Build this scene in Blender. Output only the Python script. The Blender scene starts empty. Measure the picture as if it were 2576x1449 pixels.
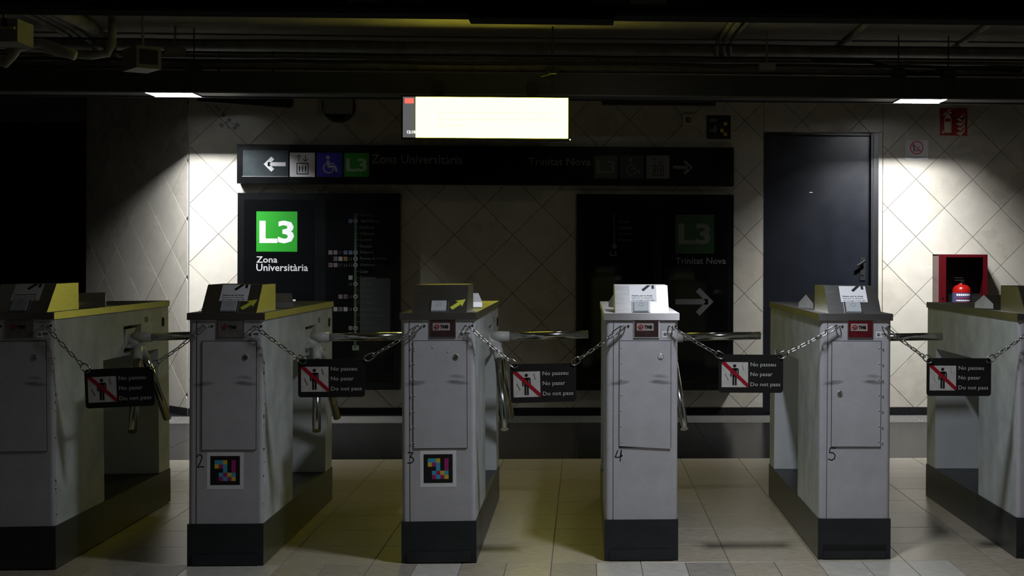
import bpy, math, random
from mathutils import Vector, Matrix
random.seed(7)
SC = bpy.context.scene
COL = SC.collection
PI = math.pi

# ------------------------------------------------------------ camera
FPX, XP, YP, YAW, ROLL, EYE = 3578.0, 1631.0, 648.0, 0.0450, 0.0034, 1.22
cam_d = bpy.data.cameras.new('camera')
cam_d.sensor_width = 36.0
cam_d.lens = FPX * 36.0 / 2576.0
cam_d.shift_x = -(XP - 1288.0) / 2576.0
cam_d.shift_y = -(724.5 - YP) / 2576.0
cam_d.clip_end = 200
cam = bpy.data.objects.new('camera', cam_d)
COL.objects.link(cam)
CR = Matrix.Rotation(-YAW, 3, 'Z') @ Matrix.Rotation(PI / 2, 3, 'X') @ Matrix.Rotation(ROLL, 3, 'Z')
cam.matrix_world = Matrix.Translation((0, 0, EYE)) @ CR.to_4x4()
SC.camera = cam

# ------------------------------------------------------------ world, exposure
w = bpy.data.worlds.new('world'); SC.world = w; w.use_nodes = True
bg = w.node_tree.nodes['Background']
bg.inputs[0].default_value = (0.75, 0.8, 1.0, 1)
bg.inputs[1].default_value = 0.005
SC.view_settings.view_transform = 'Standard'
SC.view_settings.look = 'None'
SC.view_settings.gamma = 1
SC.view_settings.use_curve_mapping = False
SC.view_settings.exposure = 0.0

def area(name, loc, sx, sy, power, color, rot=(0, 0, 0), spread=PI):
    l = bpy.data.lights.new(name, 'AREA'); l.shape = 'RECTANGLE'; l.size = sx; l.size_y = sy
    l.energy = power; l.color = color; l.spread = spread
    o = bpy.data.objects.new(name, l); COL.objects.link(o); o.location = loc; o.rotation_euler = rot
    return o
# lamps of the hall on this side of the gates, in the ceiling above the frame; the far left one is an added fill
LAMP_A = (0.62, 4.88, 2.62)
LAMP_B = (0.30, 8.05, 2.70)
area('hall_lamp', (LAMP_A[0], LAMP_A[1], 2.60), 0.12, 0.30, 23, (0.88, 0.92, 1.0), spread=math.radians(132))
area('hall_lamp_beyond', LAMP_B, 0.12, 0.16, 2.2, (1.0, 0.95, 0.85))
area('fill_lamp_left', (-3.4, 3.2, 2.60), 0.5, 0.12, 1.0, (0.88, 0.93, 1.0))  # ambient fill added at far left, no real lamp there

# strengths of the lit faces
LAMP_E, SCREEN_E = 2600.0, 10.5

# ------------------------------------------------------------ pixel helpers (points on real planes)
def ray(px, py):
    return CR @ Vector(((px - XP) / FPX, -(py - YP) / FPX, -1.0))
def PY(px, py, Y):
    d = ray(px, py); t = Y / d.y
    return Vector((d.x * t, Y, EYE + d.z * t))
def PZ(px, py, z=0.0):
    d = ray(px, py); t = (z - EYE) / d.z
    return Vector((d.x * t, d.y * t, z))
def RY(x0, y0, x1, y1, Y):
    a = PY(x0, (y0 + y1) / 2, Y).x; b = PY(x1, (y0 + y1) / 2, Y).x
    c = PY((x0 + x1) / 2, y1, Y).z; d = PY((x0 + x1) / 2, y0, Y).z
    return a, b, c, d          # X0, X1, Z0, Z1

# ------------------------------------------------------------ materials
MATS = {}
def mat(name, color, rough=0.5, metal=0.0, var=0.0, scale=8.0, bump=0.0, bscale=60.0, emit=0.0, ecol=None, stretch=None, spec=0.5, var2=None, trans=0.0):
    m = bpy.data.materials.new(name); m.use_nodes = True
    nt = m.node_tree; b = nt.nodes['Principled BSDF']
    b.inputs['Base Color'].default_value = (*color, 1)
    b.inputs['Roughness'].default_value = rough
    b.inputs['Metallic'].default_value = metal
    b.inputs['Specular IOR Level'].default_value = spec
    if trans: b.inputs['Transmission Weight'].default_value = trans
    if emit:
        b.inputs['Emission Color'].default_value = (*(ecol or color), 1)
        b.inputs['Emission Strength'].default_value = emit
    tc = nt.nodes.new('ShaderNodeTexCoord'); mp = nt.nodes.new('ShaderNodeMapping')
    nt.links.new(tc.outputs['Object'], mp.inputs[0])
    if stretch: mp.inputs['Scale'].default_value = stretch
    if var:
        n = nt.nodes.new('ShaderNodeTexNoise'); n.inputs['Scale'].default_value = scale; n.inputs['Detail'].default_value = 6
        n.inputs['Roughness'].default_value = 0.65
        nt.links.new(mp.outputs[0], n.inputs['Vector'])
        r = nt.nodes.new('ShaderNodeValToRGB')
        lo = var2 or tuple(c * (1 - var) for c in color); hi = tuple(min(1, c * (1 + var)) for c in color)
        r.color_ramp.elements[0].position = 0.36; r.color_ramp.elements[0].color = (*lo, 1)
        r.color_ramp.elements[1].position = 0.64; r.color_ramp.elements[1].color = (*hi, 1)
        nt.links.new(n.outputs[0], r.inputs[0]); nt.links.new(r.outputs[0], b.inputs['Base Color'])
        mr = nt.nodes.new('ShaderNodeMapRange'); mr.inputs[3].default_value = max(0.02, rough - 0.08); mr.inputs[4].default_value = min(1, rough + 0.1)
        nt.links.new(n.outputs[0], mr.inputs[0]); nt.links.new(mr.outputs[0], b.inputs['Roughness'])
    if bump:
        n2 = nt.nodes.new('ShaderNodeTexNoise'); n2.inputs['Scale'].default_value = bscale; n2.inputs['Detail'].default_value = 4
        nt.links.new(mp.outputs[0], n2.inputs['Vector'])
        bp = nt.nodes.new('ShaderNodeBump'); bp.inputs['Strength'].default_value = bump; bp.inputs['Distance'].default_value = 0.004
        nt.links.new(n2.outputs[0], bp.inputs['Height']); nt.links.new(bp.outputs[0], b.inputs['Normal'])
    MATS[name] = m
    return m

def paint_mat(name, color, rough):
    """gate paint: fine grain, smudges and the dark scuff band the closed chains rub in"""
    m = mat(name, color, rough, 0.0, 0.06, 9.0, 0.12, 240)
    nt = m.node_tree; b = nt.nodes['Principled BSDF']
    base = b.inputs['Base Color'].links[0].from_socket
    tc = nt.nodes.new('ShaderNodeTexCoord'); sp = nt.nodes.new('ShaderNodeSeparateXYZ')
    nt.links.new(tc.outputs['Object'], sp.inputs[0])
    def M(op, a, bb, c=None):
        n = nt.nodes.new('ShaderNodeMath'); n.operation = op
        for i, v in enumerate((a, bb, c)):
            if v is None: continue
            if isinstance(v, (int, float)): n.inputs[i].default_value = v
            else: nt.links.new(v, n.inputs[i])
        return n.outputs[0]
    nz = nt.nodes.new('ShaderNodeTexNoise'); nz.inputs['Scale'].default_value = 26; nz.inputs['Detail'].default_value = 5
    mp = nt.nodes.new('ShaderNodeMapping'); mp.inputs['Scale'].default_value = (0.7, 0.7, 2.4)
    nt.links.new(tc.outputs['Object'], mp.inputs[0]); nt.links.new(mp.outputs[0], nz.inputs['Vector'])
    def blob(cx, cz, rx, rz, curve):
        dx = M('DIVIDE', M('SUBTRACT', sp.outputs[0], cx), rx)
        lift = M('MULTIPLY', M('POWER', M('ABSOLUTE', M('SUBTRACT', sp.outputs[0], 0.16), 0.0), 2.0), curve)
        dz = M('DIVIDE', M('ADD', M('SUBTRACT', sp.outputs[2], cz), lift), rz)
        d = M('ADD', M('MULTIPLY', dx, dx), M('MULTIPLY', dz, dz))
        return M('MAXIMUM', M('SUBTRACT', 1.0, d), 0.0)
    s = M('MAXIMUM', blob(0.060, 0.722, 0.055, 0.012, 0.6), blob(0.226, 0.722, 0.060, 0.012, 0.6))
    s = M('MAXIMUM', s, M('MULTIPLY', blob(0.226, 0.745, 0.045, 0.012, 0.6), 0.6))
    s = M('MULTIPLY', s, M('MULTIPLY', nz.outputs[0], 1.5))
    mr = nt.nodes.new('ShaderNodeMapRange'); nt.links.new(s, mr.inputs[0]); mr.inputs[1].default_value = 0.15; mr.inputs[2].default_value = 0.95; mr.inputs[4].default_value = 0.85
    mx = nt.nodes.new('ShaderNodeMixRGB'); nt.links.new(mr.outputs[0], mx.inputs[0]); nt.links.new(base, mx.inputs[1])
    mx.inputs[2].default_value = (0.02, 0.02, 0.02, 1)
    nt.links.new(mx.outputs[0], b.inputs['Base Color'])
    return m

WALL = mat('wall_tile_glaze', (0.50, 0.47, 0.395), 0.24, 0, 0.06, 5, 0.10, 40)
WALL2 = mat('wall_tile_glaze_warm', (0.47, 0.435, 0.36), 0.27, 0, 0.08, 6, 0.10, 40)
GROUT = mat('wall_grout', (0.10, 0.095, 0.08), 0.9, 0, 0.3, 30)
FLOORM = [mat('floor_stone_%s' % n, c, 0.33, 0, 0.17, 22, 0.05, 50, stretch=(1, 2.2, 1)) for n, c in
          (('a', (0.40, 0.355, 0.275)), ('b', (0.385, 0.34, 0.262)), ('c', (0.41, 0.365, 0.288)))]
FLOORP = mat('floor_stone_pale', (0.47, 0.45, 0.40), 0.4, 0, 0.1, 20)
FLOORG = mat('floor_stone_grey', (0.29, 0.265, 0.23), 0.45, 0, 0.15, 20)
FGROUT = mat('floor_grout', (0.14, 0.12, 0.095), 0.9)
SLAB = mat('dark_granite', (0.016, 0.016, 0.017), 0.20, 0, 0.35, 90, spec=0.06)
TACT = mat('tactile_stone', (0.15, 0.145, 0.13), 0.6, 0, 0.12, 40)
CEIL = mat('ceiling_plaster', (0.24, 0.225, 0.19), 0.85, 0, 0.14, 3.5, 0.2, 25)
PIPE = mat('pipe_dusty', (0.26, 0.25, 0.225), 0.6, 0, 0.25, 9)
CABLE = mat('cable_black', (0.015, 0.015, 0.015), 0.6)
RAIL = mat('trunking_dark', (0.035, 0.037, 0.038), 0.42, 0, 0.15, 6)
RAILL = mat('trunking_lip', (0.15, 0.15, 0.15), 0.4, 0.3, 0.1, 6)
BLACKP = mat('black_plastic', (0.006, 0.006, 0.006), 0.5)
SIGNB = mat('sign_black', (0.0045, 0.005, 0.005), 0.2, 0, 0.2, 3, spec=0.22)
GLASSB = mat('sign_glass_black', (0.003, 0.0033, 0.0035), 0.05, spec=0.35)
OVER = mat('overhead_matt_black', (0.008, 0.008, 0.008), 0.95, spec=0.05)
VOID = mat('dark_passage', (0.010, 0.010, 0.011), 0.9)
LINTEL = mat('lintel_grey', (0.05, 0.052, 0.058), 0.8, 0, 0.1, 4)
PAINT = paint_mat('gate_paint_front', (0.50, 0.50, 0.53), 0.42)
SIDE = mat('gate_side_metal', (0.64, 0.69, 0.68), 0.36, 0.18, 0.14, 7, 0.05, 30)
INNER = mat('gate_inner_white', (0.78, 0.82, 0.85), 0.45, 0, 0.04, 6)
PLINTH = mat('gate_plinth', (0.016, 0.020, 0.023), 0.42, 0, 0.2, 12)
PLINTHS = mat('gate_plinth_side', (0.06, 0.065, 0.065), 0.34, 0.3, 0.2, 10)
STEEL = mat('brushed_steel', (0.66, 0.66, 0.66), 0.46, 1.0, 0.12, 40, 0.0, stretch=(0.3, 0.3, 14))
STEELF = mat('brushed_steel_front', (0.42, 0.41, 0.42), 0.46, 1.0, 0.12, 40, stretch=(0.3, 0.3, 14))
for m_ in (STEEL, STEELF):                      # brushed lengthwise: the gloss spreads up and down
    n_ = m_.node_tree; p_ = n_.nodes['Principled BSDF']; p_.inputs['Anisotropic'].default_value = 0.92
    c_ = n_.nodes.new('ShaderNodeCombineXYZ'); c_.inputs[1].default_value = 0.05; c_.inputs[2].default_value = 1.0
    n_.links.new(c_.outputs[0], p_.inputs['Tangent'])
REFL = mat('lamp_reflector', (0.20, 0.20, 0.20), 0.5)
CHROME = mat('chrome', (0.62, 0.62, 0.62), 0.16, 1.0)
CHAINM = mat('chain_steel', (0.42, 0.42, 0.42), 0.25, 1.0)
HUBW = mat('hub_white', (0.62, 0.63, 0.60), 0.4, 0, 0.1, 12)
GAP = mat('dark_gap', (0.008, 0.008, 0.008), 0.8)
WHITE = mat('print_white', (0.78, 0.78, 0.78), 0.5)
PAPER = mat('sticker_white', (0.80, 0.81, 0.83), 0.55)
DIRTW = mat('print_white_dirty', (0.55, 0.53, 0.51), 0.5, 0, 0.1, 40)
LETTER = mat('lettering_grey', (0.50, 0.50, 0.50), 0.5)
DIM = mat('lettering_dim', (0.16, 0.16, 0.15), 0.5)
DIMR = mat('lettering_right', (0.13, 0.13, 0.13), 0.5)  # right-hand sign white, darkened in colour for its dimmer light
INK = mat('print_black', (0.008, 0.008, 0.009), 0.5)
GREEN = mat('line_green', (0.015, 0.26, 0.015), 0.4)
GREEND = mat('line_green_shaded', (0.008, 0.045, 0.010), 0.4)  # the line green with the dim light at right put into it
MAPG = mat('map_line_green', (0.02, 0.04, 0.015), 0.5)
BLUE = mat('access_blue', (0.025, 0.018, 0.36), 0.4)  # raised to put the lamplight on the left sign into the colour
BLUED = mat('access_blue_dark', (0.004, 0.008, 0.02), 0.4)  # same blue, darkened in colour for the dimmer signs
RED = mat('print_red', (0.33, 0.003, 0.016), 0.45)
SIGNR = mat('fire_sign_red', (0.26, 0.004, 0.006), 0.45)
CREAM = mat('fire_sign_cream', (0.66, 0.62, 0.48), 0.5)
CABR = mat('cabinet_red', (0.065, 0.0015, 0.004), 0.33)
EXTR = mat('extinguisher_red', (0.25, 0.006, 0.004), 0.22)
EXTL = mat('extinguisher_label', (0.07, 0.07, 0.15), 0.4)
CYAN = mat('tag_cyan', (0.06, 0.42, 0.62), 0.5)
YEL = mat('tag_yellow', (0.75, 0.55, 0.04), 0.5)
MAG = mat('tag_magenta', (0.42, 0.02, 0.19), 0.5)
LIME = mat('arrow_lime', (0.62, 0.68, 0.06), 0.5)
DOORM = mat('door_navy', (0.0065, 0.008, 0.0125), 0.33, 0, 0.12, 5)
DOORF = mat('door_frame', (0.010, 0.011, 0.012), 0.4)
BROWN = mat('logo_plate_brown', (0.045, 0.022, 0.022), 0.45, 0, 0.3, 30)
DRED = mat('logo_plate_red', (0.11, 0.004, 0.009), 0.45, 0, 0.3, 25)
GREYP = mat('logo_plate_grey', (0.17, 0.16, 0.155), 0.45, 0, 0.2, 25)
PAD = mat('card_pad', (0.42, 0.45, 0.47), 0.35)
LABG = mat('panel_grey', (0.035, 0.045, 0.047), 0.22, 0, 0.2, 4)
LAMPM = mat('lamp_diffuser', (0.9, 0.9, 0.9), 0.5, emit=LAMP_E, ecol=(0.93, 0.95, 1.0))
SCRM = mat('screen_yellow', (0.1, 0.1, 0.05), 0.4, emit=SCREEN_E, ecol=(1.0, 0.92, 0.090))
SCRT = mat('screen_text', (0.1, 0.1, 0.05), 0.4, emit=SCREEN_E * 0.95, ecol=(1.0, 0.92, 0.080))
SCRS = mat('screen_side_strip', (0.1, 0.1, 0.1), 0.4, emit=0.11, ecol=(1.0, 1.0, 1.05))
SCRR = mat('screen_red_logo', (0.1, 0.02, 0.02), 0.4, emit=1.1, ecol=(1.0, 0.16, 0.12))
SCRW = mat('screen_clock', (0.5, 0.5, 0.5), 0.4, emit=1.6, ecol=(1, 1, 1))
LEDW = mat('led_white', (0.5, 0.5, 0.5), 0.4, emit=3.0, ecol=(1, 1, 0.9))
BOXG = mat('box_grey', (0.20, 0.20, 0.19), 0.6, 0, 0.15, 8)
CLEARP = mat('ridge_plastic', (0.60, 0.61, 0.60), 0.35, 0, 0.1, 25)

# ------------------------------------------------------------ mesh builder
def rot_to(d):
    d = Vector(d).normalized()
    return Vector((0, 0, 1)).rotation_difference(d).to_matrix()
TXT = {}
def text_mesh(s, bold):
    k = (s, bold)
    if k not in TXT:
        c = bpy.data.curves.new('tmp_text', 'FONT'); c.body = s; c.offset = bold; c.resolution_u = 2
        o = bpy.data.objects.new('tmp_text', c); COL.objects.link(o)
        bpy.context.view_layer.update()
        me = o.evaluated_get(bpy.context.evaluated_depsgraph_get()).to_mesh()
        vs = [tuple(v.co) for v in me.vertices]; fs = [tuple(p.vertices) for p in me.polygons]
        o.evaluated_get(bpy.context.evaluated_depsgraph_get()).to_mesh_clear()
        bpy.data.objects.remove(o); bpy.data.curves.remove(c)
        xs = [v[0] for v in vs]; ys = [v[1] for v in vs]
        TXT[k] = (vs, fs, min(xs), max(xs), min(ys), max(ys))
    return TXT[k]

class MB:
    def __init__(s, frame=None):
        s.v = []; s.f = []; s.m = []; s.sm = []; s.mats = []; s.M = frame or Matrix.Identity(4)
    def mi(s, m):
        if m not in s.mats: s.mats.append(m)
        return s.mats.index(m)
    def add(s, vs, fs, m, smooth=False):
        o = len(s.v); s.v += [tuple(s.M @ Vector(v)) for v in vs]; i = s.mi(m)
        for f in fs:
            s.f.append(tuple(o + k for k in f)); s.m.append(i); s.sm.append(smooth)
    def box(s, x0, x1, y0, y1, z0, z1, m, T=None):
        vs = [(x, y, z) for x in (x0, x1) for y in (y0, y1) for z in (z0, z1)]
        if T: vs = [tuple(T @ Vector(v)) for v in vs]
        s.add(vs, [(0, 1, 3, 2), (4, 6, 7, 5), (0, 4, 5, 1), (2, 3, 7, 6), (0, 2, 6, 4), (1, 5, 7, 3)], m); return s
    def prism(s, pts, a, b, m, axis='y', caps=True, cm=None, edges=None):
        """pts in the two other axes, extruded along axis from a to b; edges: material per side"""
        def P(p, t):
            return {'y': (p[0], t, p[1]), 'x': (t, p[0], p[1]), 'z': (p[0], p[1], t)}[axis]
        n = len(pts); vs = [P(p, a) for p in pts] + [P(p, b) for p in pts]
        for i in range(n):
            j = (i + 1) % n
            s.add([vs[i], vs[j], vs[n + j], vs[n + i]], [(0, 1, 2, 3)], edges[i] if edges else m)
        if caps:
            s.add(vs[:n], [tuple(range(n))], cm or m); s.add(vs[n:], [tuple(range(n))], cm or m)
        return s
    def tube(s, p, q, r, m, r2=None, n=12, caps=True):
        p = Vector(p); q = Vector(q); R = rot_to(q - p); r2 = r if r2 is None else r2
        vs = []
        for c, rr in ((p, r), (q, r2)):
            vs += [tuple(c + R @ Vector((math.cos(2 * PI * i / n) * rr, math.sin(2 * PI * i / n) * rr, 0))) for i in range(n)]
        s.add(vs, [(i, (i + 1) % n, n + (i + 1) % n, n + i) for i in range(n)], m, True)
        if caps: s.add(vs, [tuple(range(n)), tuple(range(n, 2 * n))], m)
        return s
    def path(s, pts, r, m, n=8, closed=False):
        pts = [Vector(p) for p in pts]; k = len(pts); vs = []
        up = None
        for i, p in enumerate(pts):
            a = pts[(i - 1) % k] if (closed or i > 0) else p; b = pts[(i + 1) % k] if (closed or i < k - 1) else p
            t = (b - a).normalized()
            if up is None:
                up = t.orthogonal().normalized()
            up = (up - t * up.dot(t)).normalized(); side = t.cross(up)
            vs += [tuple(p + up * math.cos(2 * PI * j / n) * r + side * math.sin(2 * PI * j / n) * r) for j in range(n)]
        fs = []
        for i in range(k if closed else k - 1):
            i2 = (i + 1) % k
            fs += [(i * n + j, i * n + (j + 1) % n, i2 * n + (j + 1) % n, i2 * n + j) for j in range(n)]
        if not closed: fs += [tuple(range(n)), tuple(range((k - 1) * n, k * n))]
        s.add(vs, fs, m, True); return s
    def lathe(s, prof, c, m, n=16, axis=(0, 0, 1)):
        R = rot_to(axis); c = Vector(c); vs = []
        for r, h in prof:
            vs += [tuple(c + R @ Vector((math.cos(2 * PI * i / n) * r, math.sin(2 * PI * i / n) * r, h))) for i in range(n)]
        fs = []
        for k in range(len(prof) - 1):
            fs += [(k * n + i, k * n + (i + 1) % n, (k + 1) * n + (i + 1) % n, (k + 1) * n + i) for i in range(n)]
        s.add(vs, fs, m, True); s.add(vs, [tuple(range(n)), tuple(range((len(prof) - 1) * n, len(prof) * n))], m)
        return s
    # flat print in a (u right, v up, w out) frame: thin slabs, layer by layer
    def poly(s, pts, m, layer=1, t=0.0005):
        n = len(pts); z = layer * t
        vs = [(p[0], p[1], 0) for p in pts] + [(p[0], p[1], z) for p in pts]
        s.add(vs, [tuple(range(n, 2 * n))] + [(i, (i + 1) % n, n + (i + 1) % n, n + i) for i in range(n)], m); return s
    def rect(s, u0, v0, u1, v1, m, layer=1, t=0.0005):
        return s.poly([(u0, v0), (u1, v0), (u1, v1), (u0, v1)], m, layer, t)
    def disc(s, u, v, r, m, layer=1, n=20, ry=None):
        ry = ry or r
        return s.poly([(u + r * math.cos(2 * PI * i / n), v + ry * math.sin(2 * PI * i / n)) for i in range(n)], m, layer)
    def line(s, a, b, wd, m, layer=1):
        d = Vector((b[0] - a[0], b[1] - a[1])).normalized(); nrm = Vector((-d.y, d.x)) * wd / 2
        return s.poly([(a[0] - nrm.x, a[1] - nrm.y), (b[0] - nrm.x, b[1] - nrm.y), (b[0] + nrm.x, b[1] + nrm.y), (a[0] + nrm.x, a[1] + nrm.y)], m, layer)
    def arc(s, u, v, r, wd, m, layer=1, a0=0, a1=2 * PI, n=24):
        for i in range(n):
            t0 = a0 + (a1 - a0) * i / n; t1 = a0 + (a1 - a0) * (i + 1) / n
            p = [(u + (r + k) * math.cos(t), v + (r + k) * math.sin(t)) for t, k in ((t0, -wd / 2), (t1, -wd / 2), (t1, wd / 2), (t0, wd / 2))]
            s.poly(p, m, layer)
        return s
    def text(s, body, u0, v0, u1=None, v1=None, m=None, layer=1, bold=0.012, t=0.0005):
        vs, fs, a, b, c, d = text_mesh(body, bold)
        sy = (v1 - v0) / (d - c); sx = (u1 - u0) / (b - a) if u1 is not None else sy
        z = layer * t
        s.add([(u0 + (x - a) * sx, v0 + (y - c) * sy, z) for x, y, _ in vs], fs, m); return s
    def build(s, name, parent=None, loc=None, label=None):
        me = bpy.data.meshes.new(name); me.from_pydata(s.v, [], s.f)
        for m in s.mats: me.materials.append(m)
        me.polygons.foreach_set('material_index', s.m); me.polygons.foreach_set('use_smooth', s.sm)
        me.update()
        o = bpy.data.objects.new(name, me); COL.objects.link(o)
        if parent: o.parent = parent
        if loc is not None: o.location = loc
        if label: o['label'] = label
        return o

def fix_normals(o):
    import bmesh
    bm = bmesh.new(); bm.from_mesh(o.data); bmesh.ops.remove_doubles(bm, verts=bm.verts, dist=1e-6)
    bmesh.ops.recalc_face_normals(bm, faces=bm.faces); bm.to_mesh(o.data); bm.free()

def thing(name, label, cat, loc=(0, 0, 0), group=None, kind=None):
    o = bpy.data.objects.new(name, None); COL.objects.link(o); o.location = loc; o.empty_display_size = 0.1
    if label: o['label'] = label
    if cat: o['category'] = cat
    if group: o['group'] = group
    if kind: o['kind'] = kind
    return o
def tag(o, label, cat, group=None):
    o['label'] = label; o['category'] = cat
    if group: o['group'] = group
    return o
def wall_frame(x, y, z, out=(0, -1, 0)):
    """frame whose u is to the right along a wall, v up, w out of the wall"""
    wv = Vector(out).normalized(); v = Vector((0, 0, 1)); u = v.cross(wv)
    M = Matrix.Identity(4)
    for i in range(3):
        M[i][0] = u[i]; M[i][1] = v[i]; M[i][2] = wv[i]; M[i][3] = (x, y, z)[i]
    return M

# ------------------------------------------------------------ the shell
YW = 11.02
D = 0.449                                    # diagonal of a wall tile
CORN = PY(475, 600, YW).x
XR = 4.6
ZC = 2.81
def clip(poly, a, b, c):
    """keep a*x+b*y<=c"""
    out = []
    for i in range(len(poly)):
        p, q = poly[i], poly[(i + 1) % len(poly)]
        dp, dq = a * p[0] + b * p[1] - c, a * q[0] + b * q[1] - c
        if dp <= 0: out.append(p)
        if dp * dq < 0:
            t = dp / (dp - dq); out.append((p[0] + (q[0] - p[0]) * t, p[1] + (q[1] - p[1]) * t))
    return out
def parea(p):
    return abs(sum(p[i][0] * p[(i + 1) % len(p)][1] - p[(i + 1) % len(p)][0] * p[i][1] for i in range(len(p)))) / 2
def inset(poly, g):
    cx = sum(p[0] for p in poly) / len(poly); cy = sum(p[1] for p in poly) / len(poly)
    out = poly
    for i in range(len(poly)):
        p, q = poly[i], poly[(i + 1) % len(poly)]
        nx, ny = q[1] - p[1], p[0] - q[0]; L = math.hypot(nx, ny)
        if L < 1e-5: continue
        nx /= L; ny /= L; c = nx * p[0] + ny * p[1]
        if nx * cx + ny * cy > c: nx, ny, c = -nx, -ny, -c
        out = clip(out, nx, ny, c - g)
        if len(out) < 3: return []
    return out
def tiles(parent, frame, u0, u1, v0, v1, au, av, holes=(), gap=0.0016, thick=0.006):
    """diamond tiles, each an object of its own, clipped to the wall and round its openings"""
    h = D / 2
    for i in range(int((u0 - au) / h) - 2, int((u1 - au) / h) + 3):
        for j in range(int((v0 - av) / h) - 2, int((v1 - av) / h) + 3):
            if (i + j) % 2 == 0: continue
            cu, cv = au + i * h, av + j * h
            base = [(cu - h, cv), (cu, cv - h), (cu + h, cv), (cu, cv + h)]
            for a, b, c in ((-1, 0, -u0), (1, 0, u1), (0, -1, -v0), (0, 1, v1)):
                base = clip(base, a, b, c) if base else base
            parts = [base] if len(base) > 2 else []
            for (hu0, hu1, hv1) in holes:           # openings that stand on the floor
                nxt = []
                for p in parts:
                    nxt += [clip(p, 1, 0, hu0), clip(p, -1, 0, -hu1), clip(clip(clip(p, -1, 0, -hu0), 1, 0, hu1), 0, -1, -hv1)]
                parts = [p for p in nxt if len(p) > 2]
            for p in parts:
                if parea(p) < 0.0006: continue
                p = inset(p, gap)
                if len(p) < 3: continue
                mu = sum(q[0] for q in p) / len(p); mv = sum(q[1] for q in p) / len(p)
                b = MB(frame @ Matrix.Translation((mu, mv, 0)) @ Matrix.Rotation(random.uniform(-0.0025, 0.0025), 4, 'X') @ Matrix.Rotation(random.uniform(-0.0025, 0.0025), 4, 'Y'))
                n = len(p); q = inset([(x - mu, y - mv) for x, y in p], 0.0012)
                pp = [(x - mu, y - mv) for x, y in p]
                if len(q) != n: q = pp
                mm = WALL if random.random() < 0.6 else WALL2
                vs = [(x, y, 0) for x, y in pp] + [(x, y, thick - 0.0012) for x, y in pp] + [(x, y, thick) for x, y in q]
                fs = [(k, (k + 1) % n, n + (k + 1) % n, n + k) for k in range(n)] + [(n + k, n + (k + 1) % n, 2 * n + (k + 1) % n, 2 * n + k) for k in range(n)] + [tuple(range(2 * n, 3 * n))]
                b.add(vs, fs, mm); b.build('tile', parent)

DX0, DX1, _, DZ1 = RY(1921, 334, 2209, 1040, YW)      # the door opening
wb = thing('wall_back', None, None, kind='structure')
b = MB()
b.box(CORN, DX0, YW + 0.006, YW + 0.2, 0, 2.9, GROUT); b.box(DX1, XR, YW + 0.006, YW + 0.2, 0, 2.9, GROUT)
b.box(DX0, DX1, YW + 0.006, YW + 0.2, DZ1, 2.9, GROUT); b.box(DX0, DX1, YW + 0.12, YW + 0.2, 0, DZ1, GAP)
b.build('wall_core', wb)
node = PY(2018, 304.6, YW)
tiles(wb, wall_frame(0, YW + 0.006, 0), CORN, XR, 0.055, ZC, node.x, node.z, holes=[(DX0 - 0.004, DX1 + 0.035, DZ1 + 0.004)])
# plaster strip beside the door
b = MB(); b.box(DX1 + 0.001, DX1 + 0.030, YW - 0.002, YW + 0.006, 0, DZ1 + 0.002, WALL2); b.build('door_trim_strip', wb)
b = MB(); b.box(CORN - 0.004, CORN + 0.006, YW - 0.004, YW + 0.012, 0, ZC, STEEL); b.build('corner_strip', wb, label='thin metal strip on the outside corner')

# skirting
b = MB(); b.box(CORN, DX0, YW - 0.012, YW + 0.0055, 0, 0.054, SLAB); b.box(DX1 + 0.03, XR, YW - 0.012, YW + 0.0055, 0, 0.054, SLAB)
sk = b.build('baseboard_back'); sk['kind'] = 'structure'

# angled wall to the left that goes back from the corner
ANG = math.radians(46)
adir = Vector((-math.cos(ANG), math.sin(ANG), 0)); aout = Vector((-math.sin(ANG), -math.cos(ANG), 0))
# length so that it ends at pixel x 218
d218 = ray(218, 600); k = d218.x / d218.y
t_end = (k * YW - CORN) / (adir.x - k * adir.y)
wl = thing('wall_left', None, None, kind='structure')
fr = wall_frame(CORN + adir.x * t_end, YW + adir.y * t_end, 0, aout)
b = MB(fr); b.add([(0, 0, -0.2), (t_end - 0.006, 0, -0.2), (t_end - 0.006, 2.9, -0.2), (0, 2.9, -0.2), (0, 0, -0.001), (t_end - 0.006, 0, -0.001), (t_end - 0.006, 2.9, -0.001), (0, 2.9, -0.001)],
      [(0, 1, 2, 3), (4, 5, 6, 7), (0, 1, 5, 4), (1, 2, 6, 5), (2, 3, 7, 6), (3, 0, 4, 7)], GROUT)
b.build('wall_core', wl)
tiles(wl, fr, 0, t_end - 0.01, 0.055, ZC, t_end - 0.03, node.z + 0.11)
b = MB(fr); b.box(0, t_end - 0.01, 0, 0.054, 0, 0.016, SLAB); b = b.build('baseboard_left'); b['kind'] = 'structure'

# unlit passage at far left, its darkness put into near-black walls, with its lintel
e = Vector((CORN + adir.x * t_end, YW + adir.y * t_end, 0))
b = MB(); b.box(-9.5, e.x - 0.02, e.y + 0.02, e.y + 0.22, PY(100, 302, e.y).z, 2.9, LINTEL)
o = b.build('wall_lintel'); o['kind'] = 'structure'
b = MB(); b.box(-9.5, e.x + 0.4, e.y + 3.0, e.y + 3.2, 0, 2.9, VOID); b.box(e.x + 0.25, e.x + 0.4, e.y + 0.25, e.y + 3.0, 0, 2.9, VOID)
b.box(-9.5, e.x + 0.2, e.y + 0.55, e.y + 3.0, -0.006, 0.001, VOID)
o = b.build('wall_passage'); o['kind'] = 'structure'
b = MB(); b.box(-9.7, -9.5, -4, e.y + 3.2, 0, 2.9, LINTEL); o = b.build('wall_far_left'); o['kind'] = 'structure'
b = MB(); b.box(XR, XR + 0.2, -4, YW + 0.2, 0, 2.9, WALL2); o = b.build('wall_right'); o['kind'] = 'structure'
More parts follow.
